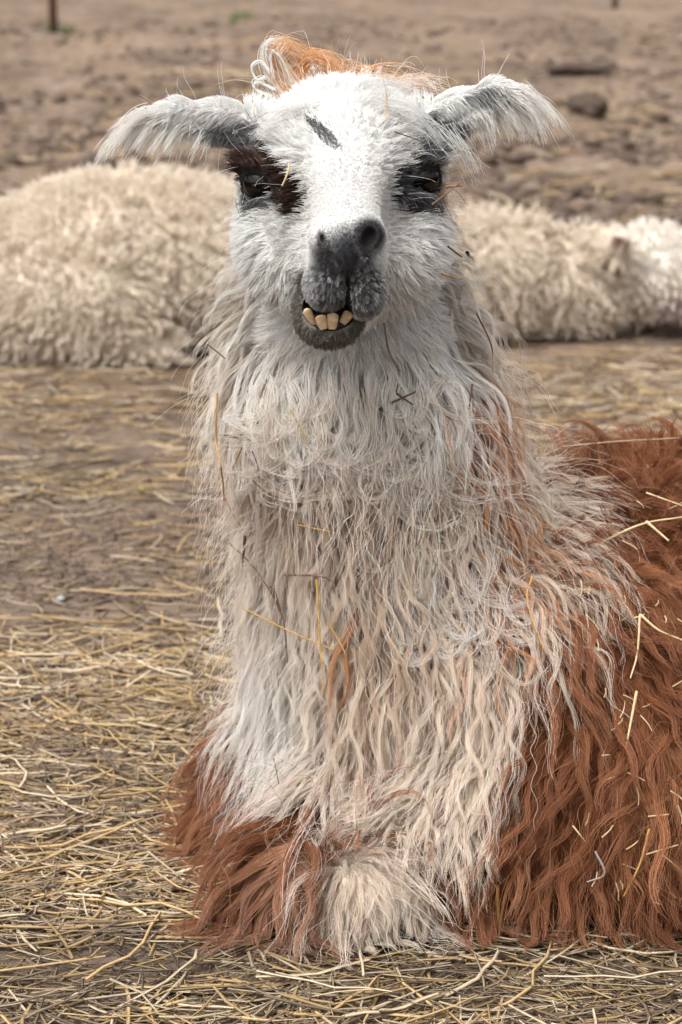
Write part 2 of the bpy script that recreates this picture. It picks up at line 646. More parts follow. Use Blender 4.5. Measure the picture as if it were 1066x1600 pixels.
# head
B.ell(E(535, 232, -0.075), (0.088, 0.105, 0.080), 0.03)
B.ell(E(535, 285, -0.045), (0.098, 0.085, 0.085), 0.04)
B.ell(E(535, 232, 0.005), (0.074, 0.05, 0.050), 0.03)
B.ell(E(446, 372, -0.035), (0.052, 0.085, 0.075), 0.04)
B.ell(E(624, 372, -0.035), (0.052, 0.085, 0.075), 0.04)
B.cone(E(538, 245, 0.030), E(544, 365, 0.140), 0.050, 0.036, 0.03)
B.cone(E(537, 325, 0.0), E(542, 405, 0.115), 0.070, 0.040, 0.03)
B.cone(E(536, 420, -0.03), E(520, 480, 0.07), 0.062, 0.034, 0.03)
for sx_ in (455, 626):                                                      # hollows either side of the nose bone
    B.ell(E(sx_, 345, 0.085), (0.022, 0.045, 0.045), 0.03, 'sub')
# lower jaw, pushed to one side, hollowed for the mouth
B.ell(E(514, 492, 0.108), (0.0395, 0.040, 0.0365), 0.010)
B.cone(E(486, 438, 0.090), E(480, 480, 0.115), 0.010, 0.011, 0.010)
B.ell(E(516, 480, 0.140), (0.0325, 0.040, 0.0262), 0.005, 'sub')
# muzzle over it
B.ell(E(543, 400, 0.130), (0.038, 0.045, 0.036), 0.012)
B.ell(E(543, 372, 0.150), (0.036, 0.030, 0.022), 0.014)
B.ell(E(512, 443, 0.144), (0.0245, 0.034, 0.0265), 0.006)
B.ell(E(568, 453, 0.144), (0.0225, 0.034, 0.0290), 0.006)
B.ell(E(543, 398, 0.172), (0.020, 0.014, 0.026), 0.010)
B.ell(E(572, 366, 0.158), (0.0165, 0.018, 0.0140), 0.012)
B.ell(E(510, 368, 0.158), (0.0160, 0.018, 0.0130), 0.012)
# nostrils, comma slits, cleft of the lip
B.ell(E(579, 372, 0.182), (0.0090, 0.018, 0.0135), 0.004, 'sub', R=np.array([[.95, 0, -.3], [0, 1, 0], [.3, 0, .95]]))
B.cone(E(578, 380, 0.186), E(559, 412, 0.184), 0.0050, 0.0032, 0.004, 'sub')
B.ell(E(503, 374, 0.182), (0.0036, 0.010, 0.0080), 0.004, 'sub')
B.cone(E(503, 384, 0.182), E(527, 414, 0.184), 0.0042, 0.0030, 0.004, 'sub')
B.cone(E(543, 426, 0.188), E(546, 500, 0.182), 0.0034, 0.0062, 0.005, 'sub')
# orbits, eye openings
EYES = [(E(409, 285, -0.007), np.array([-0.42, -0.90, -0.06])), (E(657, 278, -0.007), np.array([0.46, -0.88, -0.06]))]
ER = 0.0215
for c, n_ in EYES:
    n_ = unit(n_)
    B.ell(c - n_ * 0.008, (0.030, 0.030, 0.029), 0.018)
    B.ell(c + np.array([0, 0.002, 0.024]), (0.032, 0.027, 0.012), 0.012)      # brow over the lid
    sx = np.array([n_[1], -n_[0], 0.0]) * -1
    Re = np.stack([sx, n_, np.cross(sx, n_)])
    B.ell(c + n_ * 0.022 + np.array([0, 0, -0.0035]), (0.0215, 0.020, 0.0135), 0.004, 'sub', R=Re)
    B.ell(c, (ER - 0.002,) * 3, 0.003, 'sub')
# ears
EARL = [E(402, 200, -0.055), E(340, 188, -0.045), E(280, 177, -0.035), E(226, 182, -0.03)]
EARR = [E(662, 196, -0.055), E(718, 172, -0.045), E(772, 145, -0.035), E(815, 146, -0.03)]
for e, r in ((EARL, (0.024, 0.017, 0.010, 0.0045)), (EARR, (0.024, 0.0165, 0.0095, 0.0045))):
    B.chain(e, r, 0.02)
    f_ = np.array([0, -1.0, -0.25])
    B.cone(e[0] + (e[1] - e[0]) * 0.5 + f_ * 0.028, e[2] + f_ * 0.017, 0.018, 0.012, 0.006, 'sub')
BV, BF = B.surface()
BV[:, 2] = np.maximum(BV[:, 2], 0.0)

def on_coat(x, y, lift):
    """the place just outside the coat that the photograph shows at (x, y)"""
    d = unit(FPX * FW + (x - 533.0) * RT + (800.0 - y) * UP)
    s = 2.2
    for k in range(80):
        p = CAM + d * s
        v = float(B.sdf(p[None])[0]) - lift
        if v < .0015:
            break
        s += min(max(v, .002), .05)
    return CAM + d * s

NOSE = E(543, 385, 0.18)
CHIN = E(513, 492, 0.108)

# ---- where each kind of coat grows (places on the animal)
nc = np.array(np_)
def neck_x(z):
    o = np.argsort(nc[:, 2])
    return np.interp(z, nc[o, 2], nc[o, 0])
Zof = lambda y, Y=2.68: px(533, y, Y)[2]
Xof = lambda x, Y=2.68: px(x, 800, Y)[0]
yk = [560, 640, 720, 850, 980, 1080, 1180, 1280, 1380]
XL = np.array([Xof(v) for v in (200, 200, 200, 250, 300, 345, 380, 405, 430)])
XR = np.array([Xof(v) for v in (960, 870, 840, 825, 830, 830, 800, 765, 725)])
ZK = np.array([Zof(v) for v in yk])
def headness(P):
    return sstep(Zof(520), Zof(440), P[:, 2]) * 1.0
def bib(P):
    """1 on head, neck and chest, 0 on the russet body"""
    z = P[:, 2]
    jit_ = (fbm(P, 14, 3, 3) - 0.5) * 0.07
    xl = np.interp(z, ZK[::-1], XL[::-1]) + jit_
    xr = np.interp(z, ZK[::-1], XR[::-1]) + jit_
    m = sstep(-0.012, 0.012, P[:, 0] - xl) * sstep(-0.012, 0.012, xr - P[:, 0])
    back = 1 - sstep(2.90, 2.98, P[:, 1] - 0.20 * sstep(0.5, 0.8, z))
    lo_ = np.interp(P[:, 0], [Xof(380), Xof(460), Xof(560), Xof(760)], [0.25, 0.15, 0.10, 0.10])
    low = sstep(-0.03, 0.03, z - lo_ + jit_ * 0.5)
    feet = np.maximum(ellmask(P, gpx(575, 1402, 0.045), (0.068, 0.075, 0.065)), ellmask(P, gpx(455, 1378, 0.045), (0.040, 0.05, 0.045)) * .8)
    return np.maximum(m * back * low, feet)

WHITE = np.array([0.745, 0.735, 0.717])
CREAM = np.array([0.71, 0.615, 0.515])
TAN = np.array([0.52, 0.375, 0.26])
ORANGE = np.array([0.50, 0.235, 0.10])
RUSSET = np.array([0.225, 0.085, 0.037])
RUSSET2 = np.array([0.37, 0.163, 0.075])
DARK = np.array([0.022, 0.021, 0.024])
GREY = np.array([0.116, 0.113, 0.112])
BROWN = np.array([0.034, 0.018, 0.013])

ER_L, ER_R = EYES[0][0], EYES[1][0]
def coat(P, rnd):
    """colour of the hair that roots at P; rnd: a random number per lock"""
    n = len(P)
    hz = sstep(Zof(740), Zof(510), P[:, 2] + (fbm(P, 11, 77, 3) - .5) * .16 + (rnd - .5) * .06) * (1 - 0.8 * sstep(2.70, 2.80, P[:, 1]) * sstep(E(0, 190, 0)[2], E(0, 260, 0)[2], P[:, 2]))
    c = mixc(mixc(CREAM, TAN, np.clip(sstep(0.50, 0.68, fbm(P, 9, 21, 3)) * 0.7 + .55 * ellmask(P, px(540, 700, 2.66), (.15, .2, .05), .5), 0, .85)), WHITE, hz)
    # paler lower-left of the chest
    c = mixc(c, WHITE * 0.97, 0.75 * ellmask(P, px(410, 1080, 2.68), (0.10, 0.2, 0.20), 0.5))
    # ginger streaks down the neck
    for x, y, rx, rz, s in ((725, 640, 0.024, 0.060, .9), (735, 800, 0.030, 0.075, .8), (765, 900, 0.028, 0.08, .5), (600, 930, .030, .05, .06), (690, 640, .03, .05, .3)):
        m = ellmask(P, px(x, y, 2.71), (rx, 0.14, rz), 0.5) * s
        c = mixc(c, ORANGE, np.where(rnd < m, 0.9, 0.15 * m))
    b = bib(P)
    rus = mixc(RUSSET, RUSSET2, np.clip(fbm(P, 12, 33, 3) * 1.6 - 0.5 + (rnd - 0.5) * 0.6, 0, 1))
    c = mixc(rus, c, np.where(b > 0.25 + 0.5 * rnd, 1.0, 0.0))
    feet = np.maximum(ellmask(P, gpx(575, 1402, 0.045), (0.068, 0.075, 0.065)), ellmask(P, gpx(455, 1378, 0.045), (0.040, 0.05, 0.045)))
    c = mixc(c, CREAM * 0.9, feet * 0.8)
    # face: dark muzzle, eye patches, forehead mark, ears
    mz = np.maximum.reduce([ellmask(P, E(509, 452, 0.165), (0.032, 0.040, 0.034), .3), ellmask(P, E(569, 456, 0.165), (0.031, 0.040, 0.034), .3),
                            ellmask(P, E(543, 402, 0.18), (0.030, 0.04, 0.032), .35)])
    c = mixc(c, mixc(GREY * .45, GREY * 5.0, np.clip(rnd ** 2.0 + 0.28 * sstep(E(0, 452, .17)[2], E(0, 484, .16)[2], P[:, 2]) + .5 * sstep(.026, .042, np.abs(P[:, 0] - E(543, 0, .17)[0])) - .12, 0, 1)), mz)
    ch = np.maximum(ellmask(P, E(512, 500, 0.115), (0.056, 0.055, 0.048), .25), ellmask(P, E(470, 462, 0.10), (0.022, 0.05, 0.036), .3))
    c = mixc(c, mixc(np.array([.11, .10, .086]), np.array([.30, .27, .225]), rnd ** 2), ch * (1 - mz))
    nz = np.maximum.reduce([ellmask(P, E(576, 368, 0.17), (0.020, 0.03, 0.019), .3), ellmask(P, E(543, 405, 0.185), (0.013, 0.02, 0.026), .4),
                            ellmask(P, E(503, 376, 0.17), (0.0055, 0.03, 0.012), .4) * .8, ellmask(P, E(511, 402, 0.17), (0.016, 0.03, 0.014), .5) * .8,
                            ellmask(P, E(472, 432, 0.12), (0.008, 0.03, 0.022), .4) * .8])
    c = mixc(c, DARK * 1.3, nz)
    # left eye patch
    m = np.maximum.reduce([ellmask(P, E(395, 252, -0.01), (0.028, 0.06, 0.026), .3), ellmask(P, E(432, 268, 0.01), (0.030, 0.05, 0.022), .3),
                           ellmask(P, E(460, 305, 0.04), (0.0155, 0.05, 0.027), .4)])
    c = mixc(c, mixc(BROWN, BROWN * 2.2, rnd), np.where(m > 0.35 + 0.3 * rnd, 1, 0))
    m = ellmask(P, E(412, 308, 0.005), (0.026, 0.05, 0.018), .4)
    c = mixc(c, mixc(DARK, GREY * 1.6, rnd), np.where(m > 0.3 + 0.5 * rnd, 1, 0))
    # right eye patch
    m = np.maximum(ellmask(P, E(646, 300, 0.005), (0.034, 0.06, 0.026), .35), ellmask(P, E(618, 276, 0.02), (0.014, 0.05, 0.012), .4))
    c = mixc(c, mixc(DARK * 1.4, GREY * 1.5, rnd ** 1.5), np.where(m > 0.3 + 0.45 * rnd, 1, 0))
    m = ellmask(P, E(664, 241, -0.01), (0.026, 0.06, 0.017), .5)
    c = mixc(c, mixc(DARK * 2, GREY * 2, rnd), np.where(m > 0.25 + 0.6 * rnd, 1, 0))
    # ginger behind the right eye
    c = mixc(c, np.array([.62, .40, .25]), ellmask(P, E(688, 305, -0.05), (0.02, 0.05, 0.03), .5) * .7)
    # forehead mark
    u = unit(E(548, 243, 0.05) - E(500, 198, 0.04))
    q = P - E(523, 222, 0.045)
    al = q @ u
    pe = np.linalg.norm(np.delete(q - al[:, None] * u, 1, axis=1), axis=1)
    m = (np.abs(al) < 0.036 * (.8 + .4 * rnd)) & (pe < 0.0105 * (.55 + .7 * rnd) * (1 - (al / 0.045) ** 2).clip(0)) & (P[:, 1] < 2.66)
    m = m & ((rnd * 7.3) % 1 < .72)
    c = mixc(c, np.array([.07, .06, .062]), m * 0.92)
    # ears grey within and at the base
    for e in (EARL, EARR):
        m = ellmask(P, e[0] * .55 + e[1] * .45 + np.array([0, -0.02, -0.018]), (0.050, 0.03, 0.022), .5)
        c = mixc(c, GREY * 1.8, np.where(m > 0.25 + 0.65 * rnd, 1, 0.15 * m))
    c = mixc(c, GREY * 2, np.where(ellmask(P, EARR[2] + np.array([-.01, -.02, -.004]), (.03, .03, .012), .5) > .3 + .6 * rnd, .8, 0))
    return c

# ------------------------------------------------------------------ its coat
def face_flow(P, N):
    """hair lies away from the nose, up over the brow and down over the cheeks"""
    d = P - (NOSE + np.array([0, 0.03, 0]))
    d = d + np.array([0, 0.0, -0.02])
    t = unit(d - (d * N).sum(1, keepdims=True) * N)
    for c, n_ in EYES:
        q = P - c
        w = (1 - sstep(0.026, 0.048, np.linalg.norm(q, axis=1)))[:, None]
        q = q - (q * N).sum(1, keepdims=True) * N
        t = t * (1 - w) + unit(q) * w
    return unit(t)

def is_head(P):
    a = sstep(Zof(560), Zof(520), P[:, 2] + 0.55 * (2.66 - P[:, 1]).clip(0, 0.3))
    return a

def upper_lip(P):
    m = np.zeros(len(P), bool)
    for a, r in ((E(512, 443, 0.144), (0.0245, 0.034, 0.0265)), (E(568, 453, 0.144), (0.0225, 0.034, 0.0290)), (E(543, 400, 0.130), (0.038, 0.045, 0.036))):
        m |= np.linalg.norm((P - a) / np.array(r), axis=1) < 1.10
    return m

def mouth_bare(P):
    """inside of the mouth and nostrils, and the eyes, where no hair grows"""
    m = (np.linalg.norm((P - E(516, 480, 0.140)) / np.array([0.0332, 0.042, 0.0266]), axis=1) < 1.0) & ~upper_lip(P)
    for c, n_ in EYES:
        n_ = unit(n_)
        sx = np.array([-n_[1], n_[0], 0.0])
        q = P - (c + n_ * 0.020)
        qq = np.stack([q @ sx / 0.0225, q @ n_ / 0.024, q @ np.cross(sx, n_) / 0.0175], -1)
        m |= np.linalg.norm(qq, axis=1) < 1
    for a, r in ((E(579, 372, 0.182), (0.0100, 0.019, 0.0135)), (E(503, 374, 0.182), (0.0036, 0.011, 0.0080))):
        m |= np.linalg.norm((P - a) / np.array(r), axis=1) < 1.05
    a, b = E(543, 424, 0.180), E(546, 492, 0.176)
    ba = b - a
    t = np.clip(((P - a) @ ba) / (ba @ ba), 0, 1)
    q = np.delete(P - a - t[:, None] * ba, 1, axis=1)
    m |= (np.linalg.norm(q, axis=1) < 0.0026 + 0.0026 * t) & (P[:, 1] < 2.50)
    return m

llama = thing('llama', 'shaggy white-faced llama with russet body and crooked teeth, lying upright facing forward', 'llama', (0.3, 2.95, 0))
OFF = np.array(llama.location)
vc = coat(BV, np.full(len(BV), 0.5)) * 0.92
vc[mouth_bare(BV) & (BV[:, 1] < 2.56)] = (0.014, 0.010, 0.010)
for c, n_ in EYES:
    vc[np.linalg.norm(BV - c, axis=1) < 0.034] = (0.02, 0.016, 0.016)
me = mesh_from('llama_body', BV - OFF, BF, M_SKIN, vc)
body = link('body', me)
body.parent = llama

def uvsphere(c, r, ns=24, nr=16):
    V, F = [], []
    for i in range(nr + 1):
        th = math.pi * i / nr
        for j in range(ns):
            ph = 2 * math.pi * j / ns
            V.append((c[0] + r[0] * math.sin(th) * math.cos(ph), c[1] + r[1] * math.sin(th) * math.sin(ph), c[2] + r[2] * math.cos(th)))
    for i in range(nr):
        for j in range(ns):
            F.append((i * ns + j, (i + 1) * ns + j, (i + 1) * ns + (j + 1) % ns, i * ns + (j + 1) % ns))
    return np.array(V), np.array(F)

for (c, n_), lb in zip(EYES, ('dark eye set in a brown patch', 'dark eye half closed above a grey patch')):
    V, F = uvsphere(c + unit(n_) * 0.002 - OFF, (ER,) * 3, 40, 28)
    o = link('eye', mesh_from('eye', V, F, M_EYE), None)
    o.parent = llama
    o['label'] = lb

# teeth: four lower incisors, spread and uneven
def tooth(x, y, w, wd, ht, tilt, lean):
    """a spade-shaped incisor: narrow at the gum, broad at the edge"""
    V, F = [], []
    ns, nr = 12, 8
    for i in range(nr + 1):
        t = i / nr
        half = wd * (0.70 + 0.30 * math.sin(min(1, t * 1.25) * math.pi / 2)) * (1 if t < .85 else math.sqrt(max(0.02, 1 - ((t - .85) / .16) ** 2)))
        dep = 0.0032 * (1 - 0.55 * t) * (1 if t < .9 else 0.7)
        for j in range(ns):
            a = 2 * math.pi * j / ns
            ca, sa = math.cos(a), math.sin(a)
            V.append((half * math.copysign(abs(ca) ** .75, ca), dep * sa - 0.003 * math.sin(t * 1.6), ht * t))
    for i in range(nr):
        for j in range(ns):
            F.append((i * ns + j, i * ns + (j + 1) % ns, (i + 1) * ns + (j + 1) % ns, (i + 1) * ns + j))
    V = np.array(V)
    ct, st = math.cos(tilt), math.sin(tilt)
    V = np.stack([V[:, 0] * ct - V[:, 2] * st, V[:, 1] - lean * V[:, 2], V[:, 0] * st + V[:, 2] * ct], -1)
    n0 = len(V)
    V = np.concatenate([V, [V[nr * ns:].mean(0)]])
    T = [(nr * ns + j, nr * ns + (j + 1) % ns, n0, n0) for j in range(ns)]
    me_ = bpy.data.meshes.new('tooth')
    me_.from_pydata([tuple(v) for v in V + (E(x, y, w) - OFF)], [], [tuple(f) for f in F] + [t[:3] for t in T])
    for p in me_.polygons:
        p.use_smooth = True
    me_.materials.append(M_TOOTH)
    o = link('tooth', me_)
    o.parent = llama
    return o

tooth(491, 507, 0.134, 0.0052, 0.0215, 0.46, 0.22)
tooth(506, 514, 0.147, 0.0064, 0.0175, 0.24, 0.22)
tooth(519, 514, 0.146, 0.0067, 0.0195, -0.06, 0.22)
tooth(535, 505, 0.138, 0.0060, 0.0165, -0.55, 0.22)
V, F = uvsphere(E(514, 505, 0.118) - OFF, (0.029, 0.022, 0.0105))
o = link('gum', mesh_from('gum', V, F, M_GUM))
o.parent = llama

def ear_mask(P):
    m = np.zeros(len(P))
    for e in (EARL, EARR):
        a, b = e[0] * .65 + e[1] * .35, e[3]
        ba = b - a
        t = np.clip(((P - a) @ ba) / (ba @ ba), 0, 1)
        dd = np.linalg.norm(P - a - t[:, None] * ba, axis=1)
        sgn = ((P - a) @ ba) > 0
        m = np.maximum(m, ((dd < 0.045) & sgn) * 1.0)
    return m

def clear_eyes(pts, *more):
    """drop the strands that would lie across an eyeball"""
    bad = np.zeros(len(pts), bool)
    for c, n_ in EYES:
        n_ = unit(n_)
        sx = np.array([-n_[1], n_[0], 0.0])
        q = pts - c
        f = q @ n_
        e = (q @ sx / 0.0165) ** 2 + (((q @ np.cross(sx, n_)) * np.sign(np.cross(sx, n_)[2]) + 0.0045) / 0.0100) ** 2
        bad |= ((f > 0.008) & (e < 1)).any(1)
    return [a[~bad] for a in (pts,) + more]

headb = lambda P: (P[:, 2] > Zof(600)) & (P[:, 1] < 2.82)
snout_d = lambda P: np.linalg.norm(P - NOSE, axis=1)

# ---- 1. short coat of the face
def dens_face(P):
    h = is_head(P) * (P[:, 1] < 2.76) * (~mouth_bare(P)) * (1 - ear_mask(P))
    pad = np.maximum(ellmask(P, E(543, 403, 0.185), (0.018, 0.02, 0.028), .4), ellmask(P, E(576, 368, 0.17), (0.018, 0.03, 0.017), .3))
    return h * (0.6 + 3.2 * (1 - sstep(0.05, 0.15, snout_d(P)))) * (1 - .6 * pad)
def face_len(P):
    s = snout_d(P)
    L = 0.0045 + 0.0215 * sstep(0.055, 0.21, s)
    # short along the bridge of the nose
    br = (1 - sstep(0.03, 0.055, np.abs(P[:, 0] - E(540, 300, .1)[0]))) * sstep(E(540, 400, .16)[2], E(540, 350, .12)[2], P[:, 2]) * (P[:, 1] < 2.63)
    L = L * (1 - 0.62 * br)
    for c, n_ in EYES:
        L = L * (0.35 + 0.65 * sstep(0.022, 0.045, np.linalg.norm(P - c, axis=1)))
    chn = ellmask(P, E(512, 500, 0.115), (0.056, 0.055, 0.048), .25)
    L = np.where(chn > .3, np.minimum(L, 0.006), L)
    lip = np.linalg.norm(P - E(543, 440, 0.17), axis=1) < 0.055
    L = np.where(lip, np.minimum(L * 1.3, 0.0078), L)
    pad = np.maximum.reduce([ellmask(P, E(576, 368, 0.17), (0.022, 0.03, 0.021), .3), ellmask(P, E(543, 400, 0.185), (0.020, 0.02, 0.030), .4), ellmask(P, E(508, 384, 0.17), (0.018, 0.03, 0.022), .3)])
    return L * (1 - 0.68 * pad)
nG = 5200
R = sample_surface(BV, BF, nG, dens_face)
N = B.grad(R)
D0 = face_flow(R, N) + N * (0.30 + 0.22 * rng.random((nG, 1))) * (0.40 + 0.60 * sstep(.07, .17, snout_d(R)))[:, None]
G = grow(B, R, N, D0, face_len(R), P=7, grav=0.05, wob=0.35, wscale=25, seed=50, lift=0.17 * face_len(R))
R2 = sample_surface(BV, BF, 68000, dens_face)
pts, gi = children(G, R2, 0.34 + 0.21 * sstep(.06, .14, snout_d(R2)), 0.0003 + 0.055 * face_len(R2), 0.35)
wg = 0.40 + 0.28 * (snout_d(R2) < .1)
rl = rng.random(nG)[gi] * wg + rng.random(len(gi)) * (1 - wg)
pts, R2, rl = clear_eyes(pts, R2, rl)
fl = face_len(R2)
face_parts = [(pts, 0.00021 + 0.00010 * (snout_d(R2) > .075) + 0.00014 * sstep(.004, .02, fl), 0.00010, jit(coat(R2, rl), len(R2), 0.07))]
# a few stray hairs on the crown and cheeks
nS = 500
R = sample_surface(BV, BF, nS, lambda P: is_head(P) * (P[:, 1] < 2.76) * (snout_d(P) > .16))
N = B.grad(R)
G = grow(B, R, N, face_flow(R, N) * .7 + N * .9, 0.02 + 0.04 * rng.random(nS), P=8, grav=0.06, wob=0.5, seed=70)
G, = clear_eyes(G)
face_parts.append((G, 0.00018, 0.00006, jit(WHITE, len(G))))
o = hair('face_fur', face_parts, M_FUR, llama)
o['label'] = 'short white face fur with dark eye patches and grey muzzle'

# ---- 2. ears: short velvet above, long fringe off the lower edge and tip
ear_parts = []
R = sample_surface(BV, BF, 7000, ear_mask)
N = B.grad(R)
ex = np.sign(R[:, 0:1]) * np.array([[1.0, 0, 0]])
D0 = ex * 0.9 + N * 0.5 + np.array([0, 0, -0.1])
R0 = rng.random(len(R))
G = grow(B, R, N, D0, 0.009 + 0.008 * rng.random(len(R)), P=6, grav=0.06, wob=0.3, seed=90, lift=0.002)
ear_parts.append((G, 0.00035, 0.00012, jit(coat(R, R0), len(R), 0.06)))
def ear_fringe(e, n, out, seed, tipw):
    t = rng.beta(2.0, 1.1, n)
    t = 0.22 + 0.80 * np.clip(t, 0, 1) * 1.0
    t = np.clip(t, 0, 1)
    u = t * 3
    i = np.clip(u.astype(int), 0, 2)
    f = (u - i)[:, None]
    e = np.array(e)
    R = e[i] * (1 - f) + e[i + 1] * f + rng.normal(size=(n, 3)) * 0.005
    R[:, 2] -= 0.006 * (1 - t)
    L = (0.036 + 0.036 * t) * (0.6 + 0.6 * rng.random(n))
    nG_ = max(30, n // 22)
    D0 = np.stack([np.full(nG_, out) * (0.35 + 0.75 * t[:nG_]), -0.35 + 0.4 * rng.random(nG_), -0.90 + 0.72 * t[:nG_]], -1) + rng.normal(size=(nG_, 3)) * 0.12
    G = grow(None, R[:nG_], np.tile([[0, -1.0, 0]], (nG_, 1)), D0, L[:nG_], P=9, grav=0.14, wob=0.18, wscale=30, seed=seed)
    pts, gi = children(G, R, 0.55, 0.0022, 0.5)
    c = mixc(WHITE, CREAM, rng.random(n) * .5)
    ear_parts.append((pts, 0.00032, 0.00008, jit(c, n, .05)))
ear_fringe(EARL, 1700, -1.0, 120, 1)
ear_fringe(EARR, 1700, 1.0, 140, 1)
o = hair('ear_fur', ear_parts, M_FUR, llama)
o['label'] = 'long white fringe hanging from both sideways ears'

# ---- 3. topknot and brow hair
tk = []
def tuft(pl, n, s0, s1, c, r0=0.00038, r1=0.00012, v=.1):
    pts, = clear_eyes(bundle([E(*p) for p in pl], n, s0, s1))
    tk.append((pts, r0, r1, jit(c, len(pts), v)))
GOLD = np.array([.68, .39, .19])
tuft([(450, 150, -.09), (432, 115, -.10), (424, 85, -.10), (440, 68, -.10), (470, 78, -.10)], 100, .007, .008, GOLD)
tuft([(445, 150, -.09), (425, 118, -.095), (414, 88, -.095), (418, 70, -.095), (436, 66, -.095)], 45, .005, .004, WHITE)
tuft([(462, 140, -.09), (446, 108, -.09), (436, 84, -.09), (445, 70, -.09)], 50, .006, .005, np.array([.75, .6, .45]))
tuft([(470, 140, -.10), (468, 108, -.11), (490, 88, -.11), (520, 100, -.11), (535, 122, -.11)], 90, .009, .007, GOLD)
tuft([(500, 135, -.11), (505, 110, -.12), (530, 102, -.12), (560, 112, -.12)], 40, .010, .008, GOLD * .9)
tuft([(540, 130, -.12), (580, 112, -.12), (620, 118, -.12), (650, 140, -.12)], 22, .010, .008, GOLD)
tuft([(610, 140, -.11), (650, 128, -.11), (690, 138, -.11)], 40, .008, .008, mixc(GOLD, WHITE, .5))
for pl in ([(430, 140, -.08), (402, 125, -.08), (394, 105, -.08), (406, 96, -.08), (420, 112, -.08)],
           [(425, 150, -.08), (400, 140, -.08), (398, 128, -.08), (412, 122, -.08)],
           [(455, 130, -.085), (440, 95, -.085), (424, 82, -.085), (428, 120, -.085)]):
    tuft(pl, 7, .0012, .0012, WHITE, .0005, .0003)
for x0, x1, y1 in ((470, 440, 60), (520, 522, 62), (500, 478, 82), (560, 575, 88), (600, 640, 95), (420, 372, 120), (640, 668, 105), (430, 395, 150), (415, 350, 138), (520, 545, 70)):
    tuft([(x0, 135, -.09), ((x0 + x1) / 2 + 4, (135 + y1) / 2 - 6, -.09), (x1, y1, -.09)], 2, .002, .004, np.array([.6, .45, .32]), .0003, .0001)
# long brow hairs sweeping off the crown
for x0, y0, x1, y1, x2, y2 in ((480, 170, 430, 190, 398, 215), (500, 165, 440, 175, 396, 195), (590, 160, 650, 175, 690, 215), (610, 175, 660, 195, 690, 228),
                               (560, 150, 600, 132, 660, 150), (700, 205, 725, 240, 745, 280)):
    tuft([(x0, y0, .03), (x1, y1, .025), (x2, y2, .01)], 30, .007, .006, WHITE, .00035, .0001, .05)
o = hair('topknot', tk, M_FUR, llama)
o['label'] = 'ginger and white topknot curling up behind the crown'

# ---- 4. eyelashes
lash = []
for (c, n_), sgn, dr in ((EYES[0], -1, .0), (EYES[1], 1, .0)):
    n_ = unit(n_)
    sx = unit(np.array([-n_[1], n_[0], 0.0]))
    n = 22
    a = rng.uniform(-1.2, 1.2, n)
    base = c + n_ * 0.0185 + sx * np.sin(a)[:, None] * 0.019 + np.array([0, 0, 1.0]) * (np.cos(a) * 0.0145)[:, None]
    D0 = n_ * 0.6 + sx * np.sin(a)[:, None] * 0.5 + np.array([0, 0, 0.10]) + rng.normal(size=(n, 3)) * .15
    G = grow(None, base, np.tile(n_, (n, 1)), D0, 0.011 + .008 * rng.random(n), P=7, grav=0.10, wob=.15, seed=160)
    lash.append((G, 0.00030, 0.00012, jit(DARK, n, .2)))
# dark lower lashes and the grey fringe that hangs below the right eye
n = 700
R = E(642, 304, 0.014) + rng.normal(size=(n, 3)) * np.array([0.013, 0.004, 0.003])
D0 = np.stack([rng.normal(size=n) * .25 - (E(646, 0, 0)[0] - R[:, 0]) * 18, -np.full(n, .35), -np.full(n, .8)], -1)
G = grow(B, R, np.tile([[0, -1.0, 0]], (n, 1)), D0, .014 + .014 * rng.random(n), P=8, grav=.08, wob=.2, seed=170, lift=.006)
G, = clear_eyes(G)
n = len(G)
lash.append((G, .0003, .0001, jit(mixc(DARK * 1.4, GREY * 2.6, rng.random(n) ** 3), n, .15)))
n = 350
R = E(413, 308, 0.010) + rng.normal(size=(n, 3)) * np.array([0.012, 0.004, 0.003])
D0 = np.stack([rng.normal(size=n) * .3, -np.full(n, .35), -np.full(n, .8)], -1)
G = grow(B, R, np.tile([[0, -1.0, 0]], (n, 1)), D0, .012 + .010 * rng.random(n), P=7, grav=.08, wob=.2, seed=175, lift=.005)
G, = clear_eyes(G)
n = len(G)
lash.append((G, .0003, .0001, jit(mixc(DARK, GREY * 2, rng.random(n) ** 1.6), n, .15)))
o = hair('eyelash', lash, M_FUR, llama)
o['label'] = 'dark lashes and grey fringe round the eyes'

# ---- 5. long fleece of neck and chest
def dens_neck(P):
    h = is_head(P)
    front = 1 - 0.75 * sstep(2.86, 2.95, P[:, 1])
    return np.maximum(1 - h, (P[:, 1] > 2.74)) * bib(P) * front * (P[:, 2] > 0.02)
def neck_len(P):
    z = P[:, 2]
    L = np.interp(z, [0, 0.06, 0.10, 0.15, 0.25, 0.45, 0.6, 0.75, 0.85, 1.0], [0.025, 0.03, 0.05, 0.13, 0.18, 0.18, 0.15, 0.12, 0.08, 0.05])
    kn = np.maximum(ellmask(P, gpx(575, 1402, 0.045), (0.075, 0.09, 0.07)), ellmask(P, gpx(455, 1378, 0.045), (0.05, 0.07, 0.06)))
    return np.where(kn > .3, 0.055, L)
def neck_dir(P, N):
    down = np.array([0, 0, -1.0])
    t = down - (N @ down)[:, None] * N
    kn = np.maximum(ellmask(P, gpx(575, 1402, 0.045), (0.075, 0.09, 0.07)), ellmask(P, gpx(455, 1378, 0.045), (0.05, 0.07, 0.06)))[:, None]
    side = np.array([0.85, -0.1, -0.5])
    side = side - (N @ side)[:, None] * N
    return (t * 0.9 + N * (0.38 - 0.18 * np.abs(N[:, 0:1]))) * (1 - kn) + kn * (side + N * 0.10)
neck_parts = []
nG = 4200
R = sample_surface(BV, BF, nG, dens_neck)
N = B.grad(R)
L = neck_len(R) * (0.65 + 0.6 * rng.random(nG))
